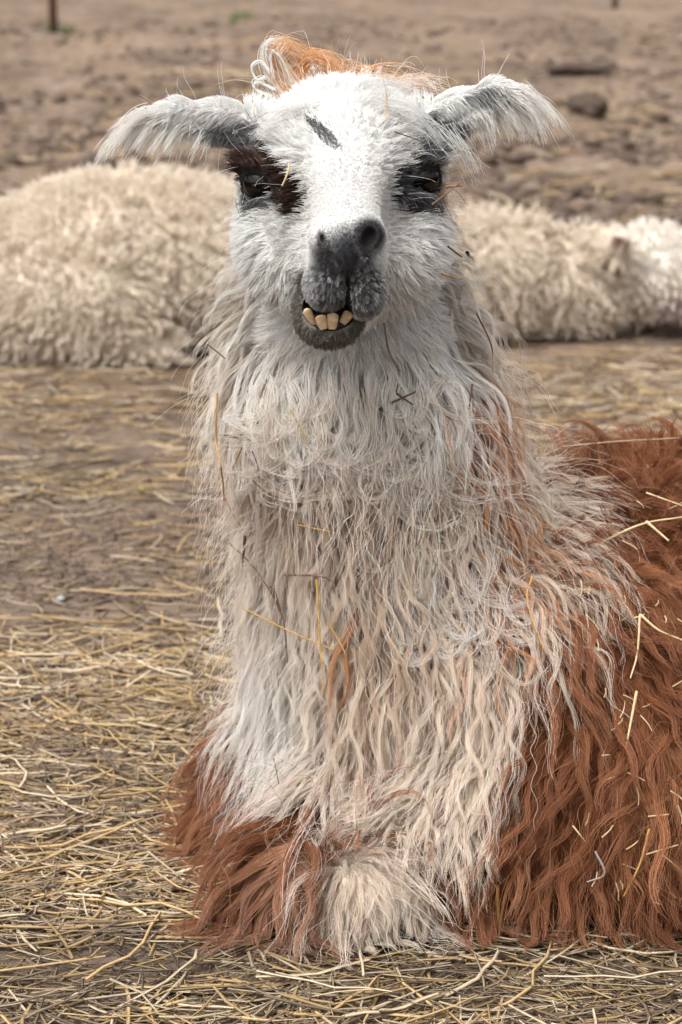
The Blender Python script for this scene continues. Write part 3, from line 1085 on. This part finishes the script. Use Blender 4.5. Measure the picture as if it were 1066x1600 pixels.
D0 = neck_dir(R, N) + vec_noise(R, 11, 204) * 0.42 + rng.normal(size=(nG, 3)) * 0.22
lf = 0.010 + 0.040 * rng.random(nG) ** 1.2
lf = np.where((R[:, 2] < 0.10), 0.006 + .008 * rng.random(nG), lf)
G = grow(B, R, N, D0, L, P=18, grav=0.20, wob=0.20, wscale=12, wamp=0.0025 + 0.009 * rng.random(nG) ** 1.3, wlen=0.07 + 0.06 * rng.random(nG), seed=210, lift=lf)
rg = rng.random(nG)
R2 = sample_surface(BV, BF, 105000, dens_neck)
cl_ = (0.70 + 0.25 * rng.random(nG))
pts, gi = children(G, R2, 0.86, 0.0013, 0.5, prof=1.7)
rl = rg[gi]
c = coat(R2, rl) * (0.88 + 0.24 * rng.random(nG)[gi])[:, None]
neck_parts.append((pts, 0.00030, 0.00011, jit(c, len(R2), 0.06)))
# loose wavy strands over the locks
nS = 3000
R = sample_surface(BV, BF, nS, dens_neck)
N = B.grad(R)
D0 = neck_dir(R, N) * 0.9 + N * 0.12 + vec_noise(R, 7, 230) * 0.5 + rng.normal(size=(nS, 3)) * 0.22
G2 = grow(B, R, N, D0, neck_len(R) * (0.7 + 0.7 * rng.random(nS)), P=18, grav=0.17, wob=0.30, wscale=11, wamp=0.004, wlen=0.055, seed=240, lift=0.02 + 0.05 * rng.random(nS))
neck_parts.append((G2, 0.00026, 0.00010, jit(mixc(coat(R, rng.random(nS)), WHITE, .35 * (bib(R) > .5)), nS, .08)))
# snarled curls under the beard and across the chest
def snarl(P):
    return dens_neck(P) * (P[:, 1] < 2.74) * (0.15 + ellmask(P, px(570, 720, 2.68), (.17, .2, .10), .4) + .3 * ellmask(P, px(720, 900, 2.68), (.12, .2, .14), .4))
nS = 420
R = sample_surface(BV, BF, nS, snarl)
N = B.grad(R)
D0 = N * 0.4 + rng.normal(size=(nS, 3)) * 0.8 + np.array([0, 0, -.5])
G3 = grow(B, R, N, D0, 0.08 + 0.09 * rng.random(nS), P=20, grav=0.05, wob=0.40, wscale=30, wamp=0.005, wlen=0.09, seed=270, lift=0.035 + 0.025 * rng.random(nS))
neck_parts.append((G3, 0.00030, 0.00012, jit(mixc(CREAM, WHITE, rng.random(nS) * .8), nS, .08)))
# long single curls that swing sideways under the beard
for k in range(150):
    if k < 105:
        x0, y0, lf_ = rng.uniform(370, 730), rng.uniform(590, 720), rng.uniform(.050, .068)
        dr, sw = rng.uniform(50, 120), rng.uniform(25, 110)
    else:
        x0, y0, lf_ = rng.uniform(600, 800), rng.uniform(780, 960), rng.uniform(.045, .062)
        dr, sw = rng.uniform(60, 140), rng.uniform(20, 80)
    sg = (1 if rng.random() < .62 else -1)
    pl = [(x0, y0), (x0 - sg * sw * .18, y0 + dr * .45), (x0 + sg * sw * .10, y0 + dr * .85), (x0 + sg * sw * .55, y0 + dr), (x0 + sg * sw, y0 + dr * rng.uniform(.75, 1.0))]
    n = int(rng.integers(4, 18))
    P0 = np.array([on_coat(x, y, lf_ * (.6 if i == 0 else 1)) for i, (x, y) in enumerate(pl)])
    bp_ = bundle(P0, n, .0045, .0032, P=16, frz=.0013)
    neck_parts.append((bp_, 0.00029, 0.00011, jit(mixc(CREAM * .95, WHITE * .98, rng.random() * .9), n, .05)))
o = hair('neck_fleece', neck_parts, M_FUR, llama)
o['label'] = 'long cream fleece hanging in wavy locks down neck and chest'

# ---- 6. russet fleece of the trunk and legs
def dens_body(P):
    seen = 1 - 0.8 * sstep(0.75, 0.95, P[:, 0])
    seen = seen * (1 - 0.85 * sstep(3.1, 3.3, P[:, 1] - 0.3 * (P[:, 0] - 0.3)))
    return (1 - bib(P)) * (1 - is_head(P)) * (P[:, 2] > 0.015) * seen * (1 + 1.5 * (P[:, 0] < 0))
def body_len(P):
    L = np.interp(P[:, 2], [0, 0.1, 0.25, 0.4, 0.55, 0.62], [0.07, 0.13, 0.17, 0.13, 0.09, 0.08])
    return np.where(P[:, 0] < 0.02, L * 1.35, L)
body_parts = []
nG = 2600
R = sample_surface(BV, BF, nG, dens_body)
N = B.grad(R)
down = np.array([0, 0, -1.0])
t = down - (N @ down)[:, None] * N
splay = np.where(R[:, 0] < 0.0, 1.0, 0.0)[:, None] * np.array([[-0.60, 0.04, 0]]) * sstep(0.22, 0.05, R[:, 2])[:, None]
rear = sstep(0.10, 0.4, R[:, 0])[:, None] * (-HD) * 0.35
D0 = unit(t + 1e-3) * 0.8 + N * 0.5 + rear + splay * 0.9 + vec_noise(R, 8, 300) * 0.6 + rng.normal(size=(nG, 3)) * 0.25
G = grow(B, R, N, D0, body_len(R) * (0.65 + 0.6 * rng.random(nG)), P=15, grav=0.15, wob=0.26, wscale=11, wamp=0.003 + 0.006 * rng.random(nG), wlen=0.10, seed=310, lift=0.012 + 0.04 * rng.random(nG))
rg = rng.random(nG)
R2 = sample_surface(BV, BF, 64000, dens_body)
pts, gi = children(G, R2, 0.72 + 0.2 * rng.random(len(R2)), 0.0018, 0.45, prof=1.8)
c = coat(R2, rg[gi]) * (0.85 + 0.3 * rng.random(nG)[gi])[:, None]
body_parts.append((pts, 0.00036, 0.00014, jit(c, len(R2), 0.10)))
nS = 2500
R = sample_surface(BV, BF, nS, dens_body)
N = B.grad(R)
D0 = N * .6 + vec_noise(R, 7, 330) * 0.8 + rng.normal(size=(nS, 3)) * 0.5 + [0, 0, -.3]
G2 = grow(B, R, N, D0, body_len(R) * (0.5 + 0.6 * rng.random(nS)), P=16, grav=0.10, wob=0.6, wscale=14, wamp=0.004, wlen=0.06, seed=340, lift=0.02 + 0.03 * rng.random(nS))
body_parts.append((G2, 0.00026, 0.00010, jit(mixc(coat(R, rng.random(nS)), np.array([.6, .38, .25]), .35), nS, .12)))
o = hair('body_fleece', body_parts, M_FUR, llama)
o['label'] = 'shaggy russet fleece on trunk and legs, trailing on the straw'

# ================================================================== the cream llama lying behind, neck stretched along the ground
YB = 6.75
b2 = Body([axis((-1.75, 2.0, 0.02)), axis((5.9, 7.7, 0.02)), axis((-0.08, 0.85, 0.02))])
def Q(x, y, Y=YB):
    return px(x, y, Y)
b2.ell(Q(190, 418, 6.85), (0.42, 0.33, 0.265), 0.10)
b2.ell(Q(330, 430, 6.88), (0.42, 0.28, 0.25), 0.10)
b2.ell(Q(30, 455, 6.80), (0.34, 0.33, 0.21), 0.10)
b2.ell(Q(105, 488, 6.55), (0.30, 0.16, 0.17), 0.035)
b2.cone(Q(150, 520, 6.50), Q(258, 556, 6.47), 0.095, 0.045, 0.04)
b2.cone(Q(20, 548, 6.55), Q(180, 553, 6.55), 0.06, 0.055, 0.05)
b2.chain([Q(480, 410, 6.90), Q(620, 425, 6.92), Q(780, 432, 6.95), Q(900, 440, 6.98), Q(985, 440, 7.0)], (0.20, 0.17, 0.145, 0.130, 0.115), 0.06)
b2.ell(Q(1020, 408, 7.0), (0.11, 0.11, 0.10), 0.05)
b2.cone(Q(1045, 430, 6.97), Q(1120, 482, 6.93), 0.085, 0.05, 0.05)
b2.ell(Q(1124, 482, 6.92), (0.05, 0.05, 0.045), 0.03)
b2.cone(Q(964, 398, 6.86), Q(972, 374, 6.74), 0.044, 0.030, 0.02)
b2.cone(Q(965, 388, 6.73), Q(971, 376, 6.70), 0.028, 0.022, 0.01, 'sub')
b2.cone(Q(420, 520, 6.75), Q(560, 520, 6.7), 0.07, 0.05, 0.05)
QV, QF = b2.surface()
QV[:, 2] = np.maximum(QV[:, 2], -0.012)
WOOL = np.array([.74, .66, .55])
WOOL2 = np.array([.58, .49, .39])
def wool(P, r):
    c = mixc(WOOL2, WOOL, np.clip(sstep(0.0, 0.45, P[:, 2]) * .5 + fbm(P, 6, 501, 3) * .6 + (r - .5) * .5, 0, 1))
    c = mixc(c, np.array([.84, .80, .74]), ellmask(P, Q(1030, 400, 6.95), (.16, .2, .14), .4) * .8)
    c = mixc(c, np.array([.60, .50, .48]), ellmask(P, Q(1075, 485, 6.9), (.10, .2, .06), .4) * .7)
    m = ellmask(P, Q(967, 382, 6.73), (0.027, .05, .022), .25)
    return mixc(c, np.array([.34, .18, .14]), m)
sleeper = thing('llama', 'woolly cream llama lying behind with its neck stretched flat along the ground', 'llama', (0, 6.85, 0))
OF2 = np.array(sleeper.location)
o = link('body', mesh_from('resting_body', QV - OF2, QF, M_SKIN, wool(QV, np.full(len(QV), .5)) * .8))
o.parent = sleeper
def dens2(P):
    ear = ellmask(P, Q(968, 380, 6.76), (0.046, .07, .042), .2)
    return (P[:, 1] < 7.15) * (P[:, 2] > 0.005) * (1 - ear) * (1 - .8 * ((P[:, 0] > -.25) & (P[:, 0] < .3)))
nG = 6500
R = sample_surface(QV, QF, nG, dens2)
N = b2.grad(R, 0.01)
down = np.array([0, 0, -1.0])
D0 = N * 0.8 + (down - (N @ down)[:, None] * N) * (.7 + .5 * (R[:, 0:1] > .3)) + vec_noise(R, 7, 520) * .5 + rng.normal(size=(nG, 3)) * .25
L = (0.038 + 0.040 * rng.random(nG) ** 1.5) * (1 + .5 * sstep(.3, .4, R[:, 0])) * (1 - .75 * sstep(.80, .92, R[:, 0]))
L = L * (1 - .7 * ellmask(R, Q(968, 380, 6.80), (.13, .2, .11), .4))
G = grow(b2, R, N, D0, L, P=9, grav=.08, wob=.7, wscale=22, wamp=.007, wlen=.035, seed=530, lift=.02 + .02 * rng.random(nG), ground=0.0)
rg = rng.random(nG)
R2 = sample_surface(QV, QF, 42000, dens2)
pts, gi = children(G, R2, .88, .003, .35, prof=2.2)
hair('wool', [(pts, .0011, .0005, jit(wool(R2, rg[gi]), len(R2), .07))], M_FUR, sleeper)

# ================================================================== straw, clods, twigs
def stalks(n, cen, ang, L, wid, pitch, col, bend, seg=3):
    """bent three-sided stalks; cen n x 3"""
    t = np.linspace(-.5, .5, seg + 1)
    dx = np.stack([np.cos(ang) * np.cos(pitch), np.sin(ang) * np.cos(pitch), np.sin(pitch)], -1)
    sx = np.stack([-np.sin(ang), np.cos(ang), np.zeros(n)], -1)
    ux = np.cross(dx, sx)
    kink = rng.normal(size=(n, seg + 1)) * bend[:, None]
    ctr = cen[:, None] + dx[:, None] * (t[None, :, None] * L[:, None, None]) + sx[:, None] * (((t ** 2)[None] * 4 * bend[:, None] + kink * .25) * L[:, None])[..., None]
    ctr = ctr + ux[:, None] * ((t[None] ** 2 * rng.normal(size=(n, 1)) * .3 * bend[:, None]) * L[:, None])[..., None]
    roll = rng.random(n) * 6.28
    V = np.zeros((n, seg + 1, 3, 3))
    for k in range(3):
        a = roll + k * 2.094
        flat = 0.65
        V[:, :, k] = ctr + ((sx * np.cos(a)[:, None] + ux * (np.sin(a) * flat)[:, None]) * wid[:, None])[:, None]
    V[:, -1] = V[:, -1] * .7 + V[:, -1].mean(1, keepdims=True) * .3
    base = (np.arange(n) * (seg + 1) * 3)[:, None, None, None]
    F = []
    for s_ in range(seg):
        for k in range(3):
            F.append((s_ * 3 + k, s_ * 3 + (k + 1) % 3, (s_ + 1) * 3 + (k + 1) % 3, (s_ + 1) * 3 + k))
    F = (np.arange(n) * (seg + 1) * 3)[:, None, None] + np.array(F)[None]
    C = np.repeat(col[:, None], (seg + 1) * 3, 1)
    return V.reshape(-1, 3), F.reshape(-1, 4), C.reshape(-1, 3)

PALE = np.array([.54, .43, .295])
GOLDEN = np.array([.44, .30, .145])
DULL = np.array([.24, .17, .115])
DEAD = np.array([.16, .112, .08])
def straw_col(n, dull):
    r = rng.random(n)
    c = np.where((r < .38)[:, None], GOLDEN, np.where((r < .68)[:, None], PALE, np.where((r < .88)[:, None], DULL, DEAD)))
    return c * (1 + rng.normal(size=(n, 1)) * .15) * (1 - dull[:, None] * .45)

def straw_density(P2):
    """how thickly straw lies at a place"""
    x, y = P2[:, 0], P2[:, 1]
    nz = fbm(P2, 2.2, 601, 3)
    near = 1 - sstep(3.4, 4.1, y)
    mid = 0.16 + 0.35 * sstep(.5, .65, nz)
    far_band = 0.5 * sstep(.50, .60, fbm(P2 * [0.5, 1.0], .9, 611, 3))
    right = sstep(.3, .9, x) * (1 - sstep(6.3, 7, y)) * .7
    d = np.where(y < 4.1, near * (.55 + .75 * nz) + (1 - near) * mid, np.where(y < 6.4, mid, far_band + .05))
    d = np.maximum(d, right * (.4 + nz))
    thin = 1 - .55 * np.exp(-((y - 2.45) / .18) ** 2)
    return np.clip(d, 0, 1.3) * thin

def scatter(n, y0, y1, exps=1.0):
    out = np.zeros((0, 2))
    while len(out) < n:
        k = n * 2
        u = rng.random(k)
        y = (y0 ** (1 - exps) + u * (y1 ** (1 - exps) - y0 ** (1 - exps))) ** (1 / (1 - exps)) if exps != 1 else y0 * (y1 / y0) ** u
        x = (rng.random(k) * 2 - 1) * (y * .158 + .18)
        P2 = np.stack([x, y], -1)
        keep = rng.random(k) < straw_density(P2)
        out = np.concatenate([out, P2[keep]])
    return out[:n]

Vs, Fs, Cs, vo = [], [], [], 0
for n_s, ya, yb, Lm, wm in ((7000, 3.2, 6.6, .042, .0016), (11000, 2.15, 3.5, .045, .0012), (5500, 2.15, 3.7, .11, .0020), (3600, 3.3, 5.2, .10, .0023), (3000, 4.8, 9.0, .12, .0034), (3500, 8.0, 26, .20, .008)):
    P2 = scatter(n_s, ya, yb, 1.0)
    ang = rng.normal(size=n_s) * .75 + (rng.random(n_s) < .25) * rng.random(n_s) * 3.14
    L = Lm * (.35 + 1.1 * rng.random(n_s))
    wd = wm * (.5 + .9 * rng.random(n_s))
    z = ground_z(P2) + wd + .002 + rng.random(n_s) ** 2 * .018 * np.clip(straw_density(P2), 0, 1)
    pitch = rng.normal(size=n_s) * .10
    cen = np.concatenate([P2, z[:, None]], 1)
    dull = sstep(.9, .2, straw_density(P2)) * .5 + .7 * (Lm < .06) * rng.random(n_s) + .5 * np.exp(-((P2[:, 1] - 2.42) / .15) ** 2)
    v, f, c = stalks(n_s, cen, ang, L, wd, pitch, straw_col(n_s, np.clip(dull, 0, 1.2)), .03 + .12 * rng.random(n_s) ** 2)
    Vs.append(v)
    Fs.append(f + vo)
    Cs.append(c)
    vo += len(v)
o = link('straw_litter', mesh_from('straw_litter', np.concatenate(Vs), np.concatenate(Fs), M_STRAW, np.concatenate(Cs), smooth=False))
tag(o, 'matted litter of short trampled straw covering the soil', 'straw', kind='stuff')

# the long stalks lying on top, each a thing
shapes = []
for k in range(14):
    L = np.array([.11 + .11 * random.random()])
    cc = [PALE * 1.1, GOLDEN * 1.15, PALE, GOLDEN, DULL * 1.3][k % 5]
    v, f, c = stalks(1, np.zeros((1, 3)), np.zeros(1), L, np.array([.0020 + .0012 * random.random()]), np.zeros(1), np.array([cc]), np.array([.03 + .10 * random.random()]), seg=5)
    shapes.append(mesh_from('straw_stalk', v, f, M_STRAW, c, smooth=False))
P2 = scatter(240, 2.25, 4.0, 1.2)
for k, (x, y) in enumerate(P2):
    o = link('straw_stalk', shapes[k % 14])
    o.location = (x, y, float(ground_z(np.array([[x, y]]))[0]) + .006 + .014 * random.random())
    o.rotation_euler = (random.gauss(0, .3), random.gauss(0, .06), random.gauss(0, .7) + (random.random() < .3) * random.random() * 3)
    tag(o, 'long dry straw stalk lying loose on top of the trampled litter', 'straw stalk', 'loose straw stalks on the ground')

# small crumbs of soil, uncountable
def clod_mesh(n, P2, r, seed, zs=.6, sub=0):
    ico = [(0, 0, 1), (.894, 0, .447), (.276, .851, .447), (-.724, .526, .447), (-.724, -.526, .447), (.276, -.851, .447),
           (.724, .526, -.447), (-.276, .851, -.447), (-.894, 0, -.447), (-.276, -.851, -.447), (.724, -.526, -.447), (0, 0, -1)]
    tri = [(0, 1, 2), (0, 2, 3), (0, 3, 4), (0, 4, 5), (0, 5, 1), (1, 6, 2), (2, 7, 3), (3, 8, 4), (4, 9, 5), (5, 10, 1),
           (6, 7, 2), (7, 8, 3), (8, 9, 4), (9, 10, 5), (10, 6, 1), (11, 7, 6), (11, 8, 7), (11, 9, 8), (11, 10, 9), (11, 6, 10)]
    V = np.array(ico)[None] * (1 + rng.normal(size=(n, 12, 1)) * .22)
    a = rng.random(n) * 6.28
    V = V * np.stack([1 + .5 * rng.random(n), np.ones(n), zs * np.ones(n)], -1)[:, None]
    ca, sa = np.cos(a)[:, None], np.sin(a)[:, None]
    V = np.stack([V[..., 0] * ca - V[..., 1] * sa, V[..., 0] * sa + V[..., 1] * ca, V[..., 2]], -1) * r[:, None, None]
    z = ground_z(P2) + r * .12
    V = V + np.concatenate([P2, z[:, None]], 1)[:, None]
    F = (np.arange(n) * 12)[:, None, None] + np.array(tri)[None]
    return V.reshape(-1, 3), F.reshape(-1, 3)
def free_scatter(n, y0, y1, dens=None):
    out = np.zeros((0, 2))
    while len(out) < n:
        y = y0 * (y1 / y0) ** rng.random(n * 2)
        x = (rng.random(n * 2) * 2 - 1) * (y * .16 + .2)
        P = np.stack([x, y], -1)
        if dens is not None:
            P = P[rng.random(len(P)) < dens(P)]
        out = np.concatenate([out, P])
    return out[:n]
Vs, Fs, Cs, vo = [], [], [], 0
for n_s, ya, yb, rm in ((5000, 2.1, 4.5, .003), (4000, 4, 8, .007), (9000, 7, 40, .034)):
    P2 = free_scatter(n_s, ya, yb, lambda P: sstep(.35, .65, fbm(P, 1.3, 701, 3)))
    r = rm * (.35 + rng.random(n_s) ** 2 * 1.6)
    v, f = clod_mesh(n_s, P2, r, 0)
    cc = np.array([.135, .098, .076]) * (.6 + .8 * rng.random((n_s, 1)))
    Vs.append(v)
    Fs.append(f + vo)
    Cs.append(np.repeat(cc, 12, 0))
    vo += len(v)
o = link('soil_crumbs', mesh_from('soil_crumbs', np.concatenate(Vs), np.concatenate(Fs), M_CLOD, np.concatenate(Cs), smooth=False))
tag(o, 'loose crumbs and pellets of dry brown soil', 'soil', kind='stuff')

def big_clod(x, y, w, h, label, seed, col=(.09, .066, .052)):
    p = gpx(x, y, 0)
    sc = p[1] / FPX / math.cos(PITCH) * 1.0
    V, F = uvsphere((0, 0, 0), (w * sc / 2, w * sc / 2.4, h * sc * .62), 28, 18)
    nz = fbm(V + seed, 9 / (w * sc * 2), 800 + seed, 4) - .5
    V = V * (1 + nz[:, None] * 1.3)
    o = link('soil_clod', mesh_from('soil_clod', V, F, M_CLOD, np.tile(col, (len(V), 1)), smooth=True))
    o.location = (p[0], p[1], float(ground_z(np.array([[p[0], p[1]]]))[0]) + h * sc * .3)
    return tag(o, label, 'clod', 'clods in the churned soil')
big_clod(918, 176, 56, 36, 'rounded dark clod of earth, the tallest in the churned soil', 1)
big_clod(905, 128, 95, 16, 'long low dark ridge of turned earth behind the rounded clod', 2)
big_clod(893, 80, 22, 14, 'small dark round clod beyond the long ridge of earth', 3)
big_clod(1013, 52, 26, 10, 'small dark flat clod near the fence line', 4)
big_clod(935, 64, 36, 10, 'thin dark streak of a clod between two smaller clods', 5)
p = gpx(95, 932, 0)
V, F = uvsphere((0, 0, 0), (.008, .007, .0065), 20, 14)
V = V * (1 + (fbm(V, 150, 850, 3) - .5)[:, None] * .5)
o = link('pebble', mesh_from('pebble', V, F, M_STONE))
o.location = (p[0], p[1], float(ground_z(p[None, :2])[0]) + .007)
tag(o, 'small pale grey pebble lying on the bare soil', 'pebble')

# fence posts far back, each a notched steel post
def fence_post(x, y, h, label):
    p = gpx(x, y, 0)
    zg = float(ground_z(p[None, :2])[0])
    t = thing('fence_post', label, 'post', (p[0], p[1], zg - .05), 'fence posts')
    hw, th = .058, .014
    def box(nm, a, b):
        V = np.array([(a[0] if i & 1 == 0 else b[0], a[1] if i & 2 == 0 else b[1], a[2] if i & 4 == 0 else b[2]) for i in range(8)])
        F = np.array([(0, 2, 3, 1), (4, 5, 7, 6), (0, 1, 5, 4), (2, 6, 7, 3), (0, 4, 6, 2), (1, 3, 7, 5)])
        o = link(nm, mesh_from(nm, V, F, M_RUST, smooth=False))
        o.parent = t
    box('flange', (-hw, -th, 0), (hw, th, h))
    box('web', (-th, th + .002, 0), (th, th + .085, h))
    for k in range(12):
        box('stud', (-.02, -th - .018, .18 + k * .12), (.02, -th - .002, .22 + k * .12))
    return t
fence_post(84, 57, 1.5, 'dark rusty steel fence post with a green tuft at its foot')
fence_post(961, 17, 1.5, 'dark rusty steel fence post standing in bare soil')
# the tufts by the fence
for x, y, lb in ((94, 56, 'green grass tuft at the foot of a rusty post'), (372, 42, 'bright green grass tuft alone in the far soil'), (392, 30, 'dull green grass tuft beyond the brighter one')):
    p = gpx(x, y, 0)
    n = 60
    cen = p + rng.normal(size=(n, 3)) * [.10, .10, .0]
    cen[:, 2] = ground_z(cen[:, :2]) + .05
    v, f, c = stalks(n, cen - p, rng.random(n) * 6.28, .10 + .12 * rng.random(n), np.full(n, .006), .9 + .5 * rng.random(n), np.array([.11, .16, .05]) * (.6 + .8 * rng.random((n, 1))), .1 * rng.random(n))
    o = link('grass_tuft', mesh_from('grass_tuft', v, f, M_STRAW, c))
    o.location = p
    tag(o, lb, 'grass tuft', 'grass tufts', kind='stuff')

# ------------------------------------------------------------------ straws and twigs caught in the llama's coat
def caught(pl, r, col, label, lift, cat='straw', name='straw_stalk'):
    P = spline([on_coat(x, y, lift) for x, y in pl], max(6, 4 * len(pl)))
    org = P[0].copy()
    n = len(P)
    T = unit(np.gradient(P, axis=0))
    s1 = unit(np.cross(T, [0.2, -1, .1]))
    s2 = np.cross(T, s1)
    V = []
    for k in range(5):
        a = k * 2 * math.pi / 5
        rr = r * 1.25 * np.linspace(1, .6, n)[:, None]
        V.append(P + s1 * math.cos(a) * rr + s2 * math.sin(a) * rr)
    V = np.stack(V, 1).reshape(-1, 3) - org
    F = np.array([(i * 5 + k, i * 5 + (k + 1) % 5, (i + 1) * 5 + (k + 1) % 5, (i + 1) * 5 + k) for i in range(n - 1) for k in range(5)])
    o = link(name, mesh_from(name, V, F, M_STRAW, np.tile(col, (len(V), 1))))
    o.location = org
    tag(o, label, cat, 'bits of straw and twig caught in the llama coat')
    return o
TWIG = np.array([.09, .055, .035])
GD = np.array([.46, .27, .075])
PL = np.array([.62, .46, .26])
NK = .068
for pl, r, c, lb in (
    ([(340, 615), (338, 690), (350, 780), (346, 880)], .0011, GD, 'long golden straw hanging down the edge of the neck fleece'),
    ([(378, 700), (352, 770), (380, 830)], .0009, GD * .8, 'bent golden straw crossing the long hanging one'),
    ([(352, 680), (372, 684)], .0022, TWIG, 'short thick dark seed head stuck in the neck fleece'),
    ([(383, 838), (379, 885)], .0018, TWIG * 1.3, 'stubby dark twig upright below the seed head'),
    ([(360, 850), (400, 890), (440, 960), (450, 1035)], .0010, TWIG * 1.4, 'long thin dark twig slanting down the chest fleece'),
    ([(425, 915), (438, 955)], .0026, TWIG * 1.3, 'flat dark leaf scrap on the slanting twig'),
    ([(495, 905), (500, 1000), (506, 1085)], .0013, GD * 1.2, 'straight golden straw hanging down the middle of the chest'),
    ([(515, 975), (540, 1022)], .0010, GD, 'short golden straw beside the straight hanging one'),
    ([(380, 950), (450, 985), (520, 1015)], .0010, GD, 'golden straw lying aslant below the slanting twig'),
    ([(445, 898), (500, 900), (520, 908)], .0013, TWIG * 1.6, 'dark twig lying level on the chest fleece'),
    ([(610, 630), (650, 612)], .0014, TWIG * 1.2, 'dark twig forming a cross under the cheek'),
    ([(620, 615), (645, 632)], .0014, TWIG * 1.2, 'second dark twig of the cross under the cheek'),
    ([(600, 505), (608, 550), (625, 580)], .0009, TWIG, 'thin dark stem hanging beside the jaw'),
    ([(615, 800), (610, 870)], .0012, TAN * .8, 'tan straw upright in the hollow of the chest'),
    ([(465, 820), (530, 834)], .0010, GD * .9, 'golden straw lying level under the beard'),
    ([(455, 640), (480, 690)], .0009, GD * .9, 'golden straw slanting in the beard'),
    ([(738, 600), (733, 640)], .0012, TWIG * 1.3, 'short brown twig upright on the side of the neck'),
    ([(745, 490), (768, 540), (770, 580)], .0009, TWIG * 2, 'curved brown stem on the shoulder side of the neck'),
    ([(832, 900), (824, 940), (850, 1015)], .0010, GD * 1.1, 'kinked golden straw on the shoulder fleece'),
    ([(690, 428), (722, 436)], .0010, GD, 'golden straw on the ruff behind the cheek'),
    ([(700, 385), (722, 402)], .0010, TWIG, 'dark speck of stem on the ruff beside the cheek'),
    ([(730, 395), (745, 412)], .0020, TWIG, 'thick dark bark scrap on the ruff'),
    ([(675, 320), (720, 285)], .0009, TWIG * 2, 'brown stem crossing a stub behind the eye'),
    ([(695, 292), (722, 290)], .0014, ORANGE * .7, 'thick ginger stub behind the eye'),
    ([(325, 538), (352, 560)], .0010, TWIG * 1.2, 'short dark stem on the ruff under the ear'),
    ([(280, 630), (312, 640)], .0009, TWIG * 1.4, 'thin brown stem sticking out of the ruff edge'),
    ([(395, 705), (405, 735)], .0008, TWIG * 1.2, 'tiny dark hooked stem near the seed head'),
    ([(680, 740), (690, 830)], .0009, TAN, 'pale tan straw upright on the ginger streak'),
    ([(428, 1185), (436, 1225)], .0008, TWIG * 1.4, 'tiny brown stem low on the pale chest'),
    ([(505, 1090), (515, 1050)], .0008, GD, 'tip of golden straw forking from the hanging one')):
    caught(pl, r, c, lb, NK if pl[0][1] > 480 else .034)
for pl, r, c, lb, lift in (
    ([(453, 254), (449, 272), (441, 290)], .0011, np.array([.8, .62, .38]), 'bright pale straw hanging across the dark eye patch', .014),
    ([(598, 120), (604, 150), (603, 188)], .0007, GD, 'fine golden straw on the white forehead', .018),
    ([(617, 206), (640, 214), (662, 222)], .0006, TWIG * 1.3, 'fine dark stem lying above the half-closed eye', .022),
    ([(400, 185), (418, 175)], .0010, np.array([.16, .22, .07]), 'tiny green leaf blade beside the ear', .02)):
    caught(pl, r, c, lb, lift)
NB = .05
for k in range(46):                                                     # chaff in the russet coat
    x, y = random.uniform(890, 1060), random.uniform(740, 1440)
    if x < 890 + max(0, 1000 - y) * .12:
        continue
    a, ln = random.uniform(-1.6, 1.6), random.uniform(10, 34)
    caught([(x, y), (x + ln * .5 * math.cos(a) + 2, y + ln * .5 * math.sin(a)), (x + ln * math.cos(a), y + ln * math.sin(a))], random.uniform(.0006, .0012),
           PL * random.uniform(.6, 1.1), 'small pale straw fragment caught in the russet fleece', .048, name='straw_fragment')
for pl, r, c, lb in (
    ([(925, 855), (1000, 820), (1066, 808)], .0016, PL, 'pale straw stalk lying along the russet back'),
    ([(1010, 815), (1045, 845)], .0018, PL, 'pale straw stub crossing the stalk on the back'),
    ([(1000, 960), (1030, 985), (1066, 1000)], .0017, PL * 1.05, 'thick pale straw low on the russet flank'),
    ([(1000, 960), (996, 1020), (985, 1060)], .0013, PL, 'pale straw hanging from the thick one on the flank'),
    ([(995, 1080), (978, 1170)], .0016, PL * .95, 'short straight straw upright on the russet flank'),
    ([(1010, 770), (1066, 790)], .0013, PL, 'pale straw curving over the top of the back'),
    ([(880, 698), (960, 690), (1066, 684)], .0010, TAN, 'long thin tan straw lying along the spine'),
    ([(1015, 1295), (1000, 1350), (975, 1400)], .0014, GD, 'golden straw slanting in the low russet fringe'),
    ([(895, 1290), (915, 1315)], .0011, PL, 'tiny pale straw in the dark russet fringe'),
    ([(1010, 1335), (1060, 1320)], .0010, PL, 'thin pale straw beside the slanting golden one'),
    ([(930, 1330), (945, 1365), (918, 1378)], .0013, np.array([.35, .35, .36]), 'grey curled strip low in the russet fringe'),
    ([(778, 1385), (779, 1490)], .0018, GD * .9, 'golden straw standing upright before the dark hollow')):
    caught(pl, r, c, lb, NB)
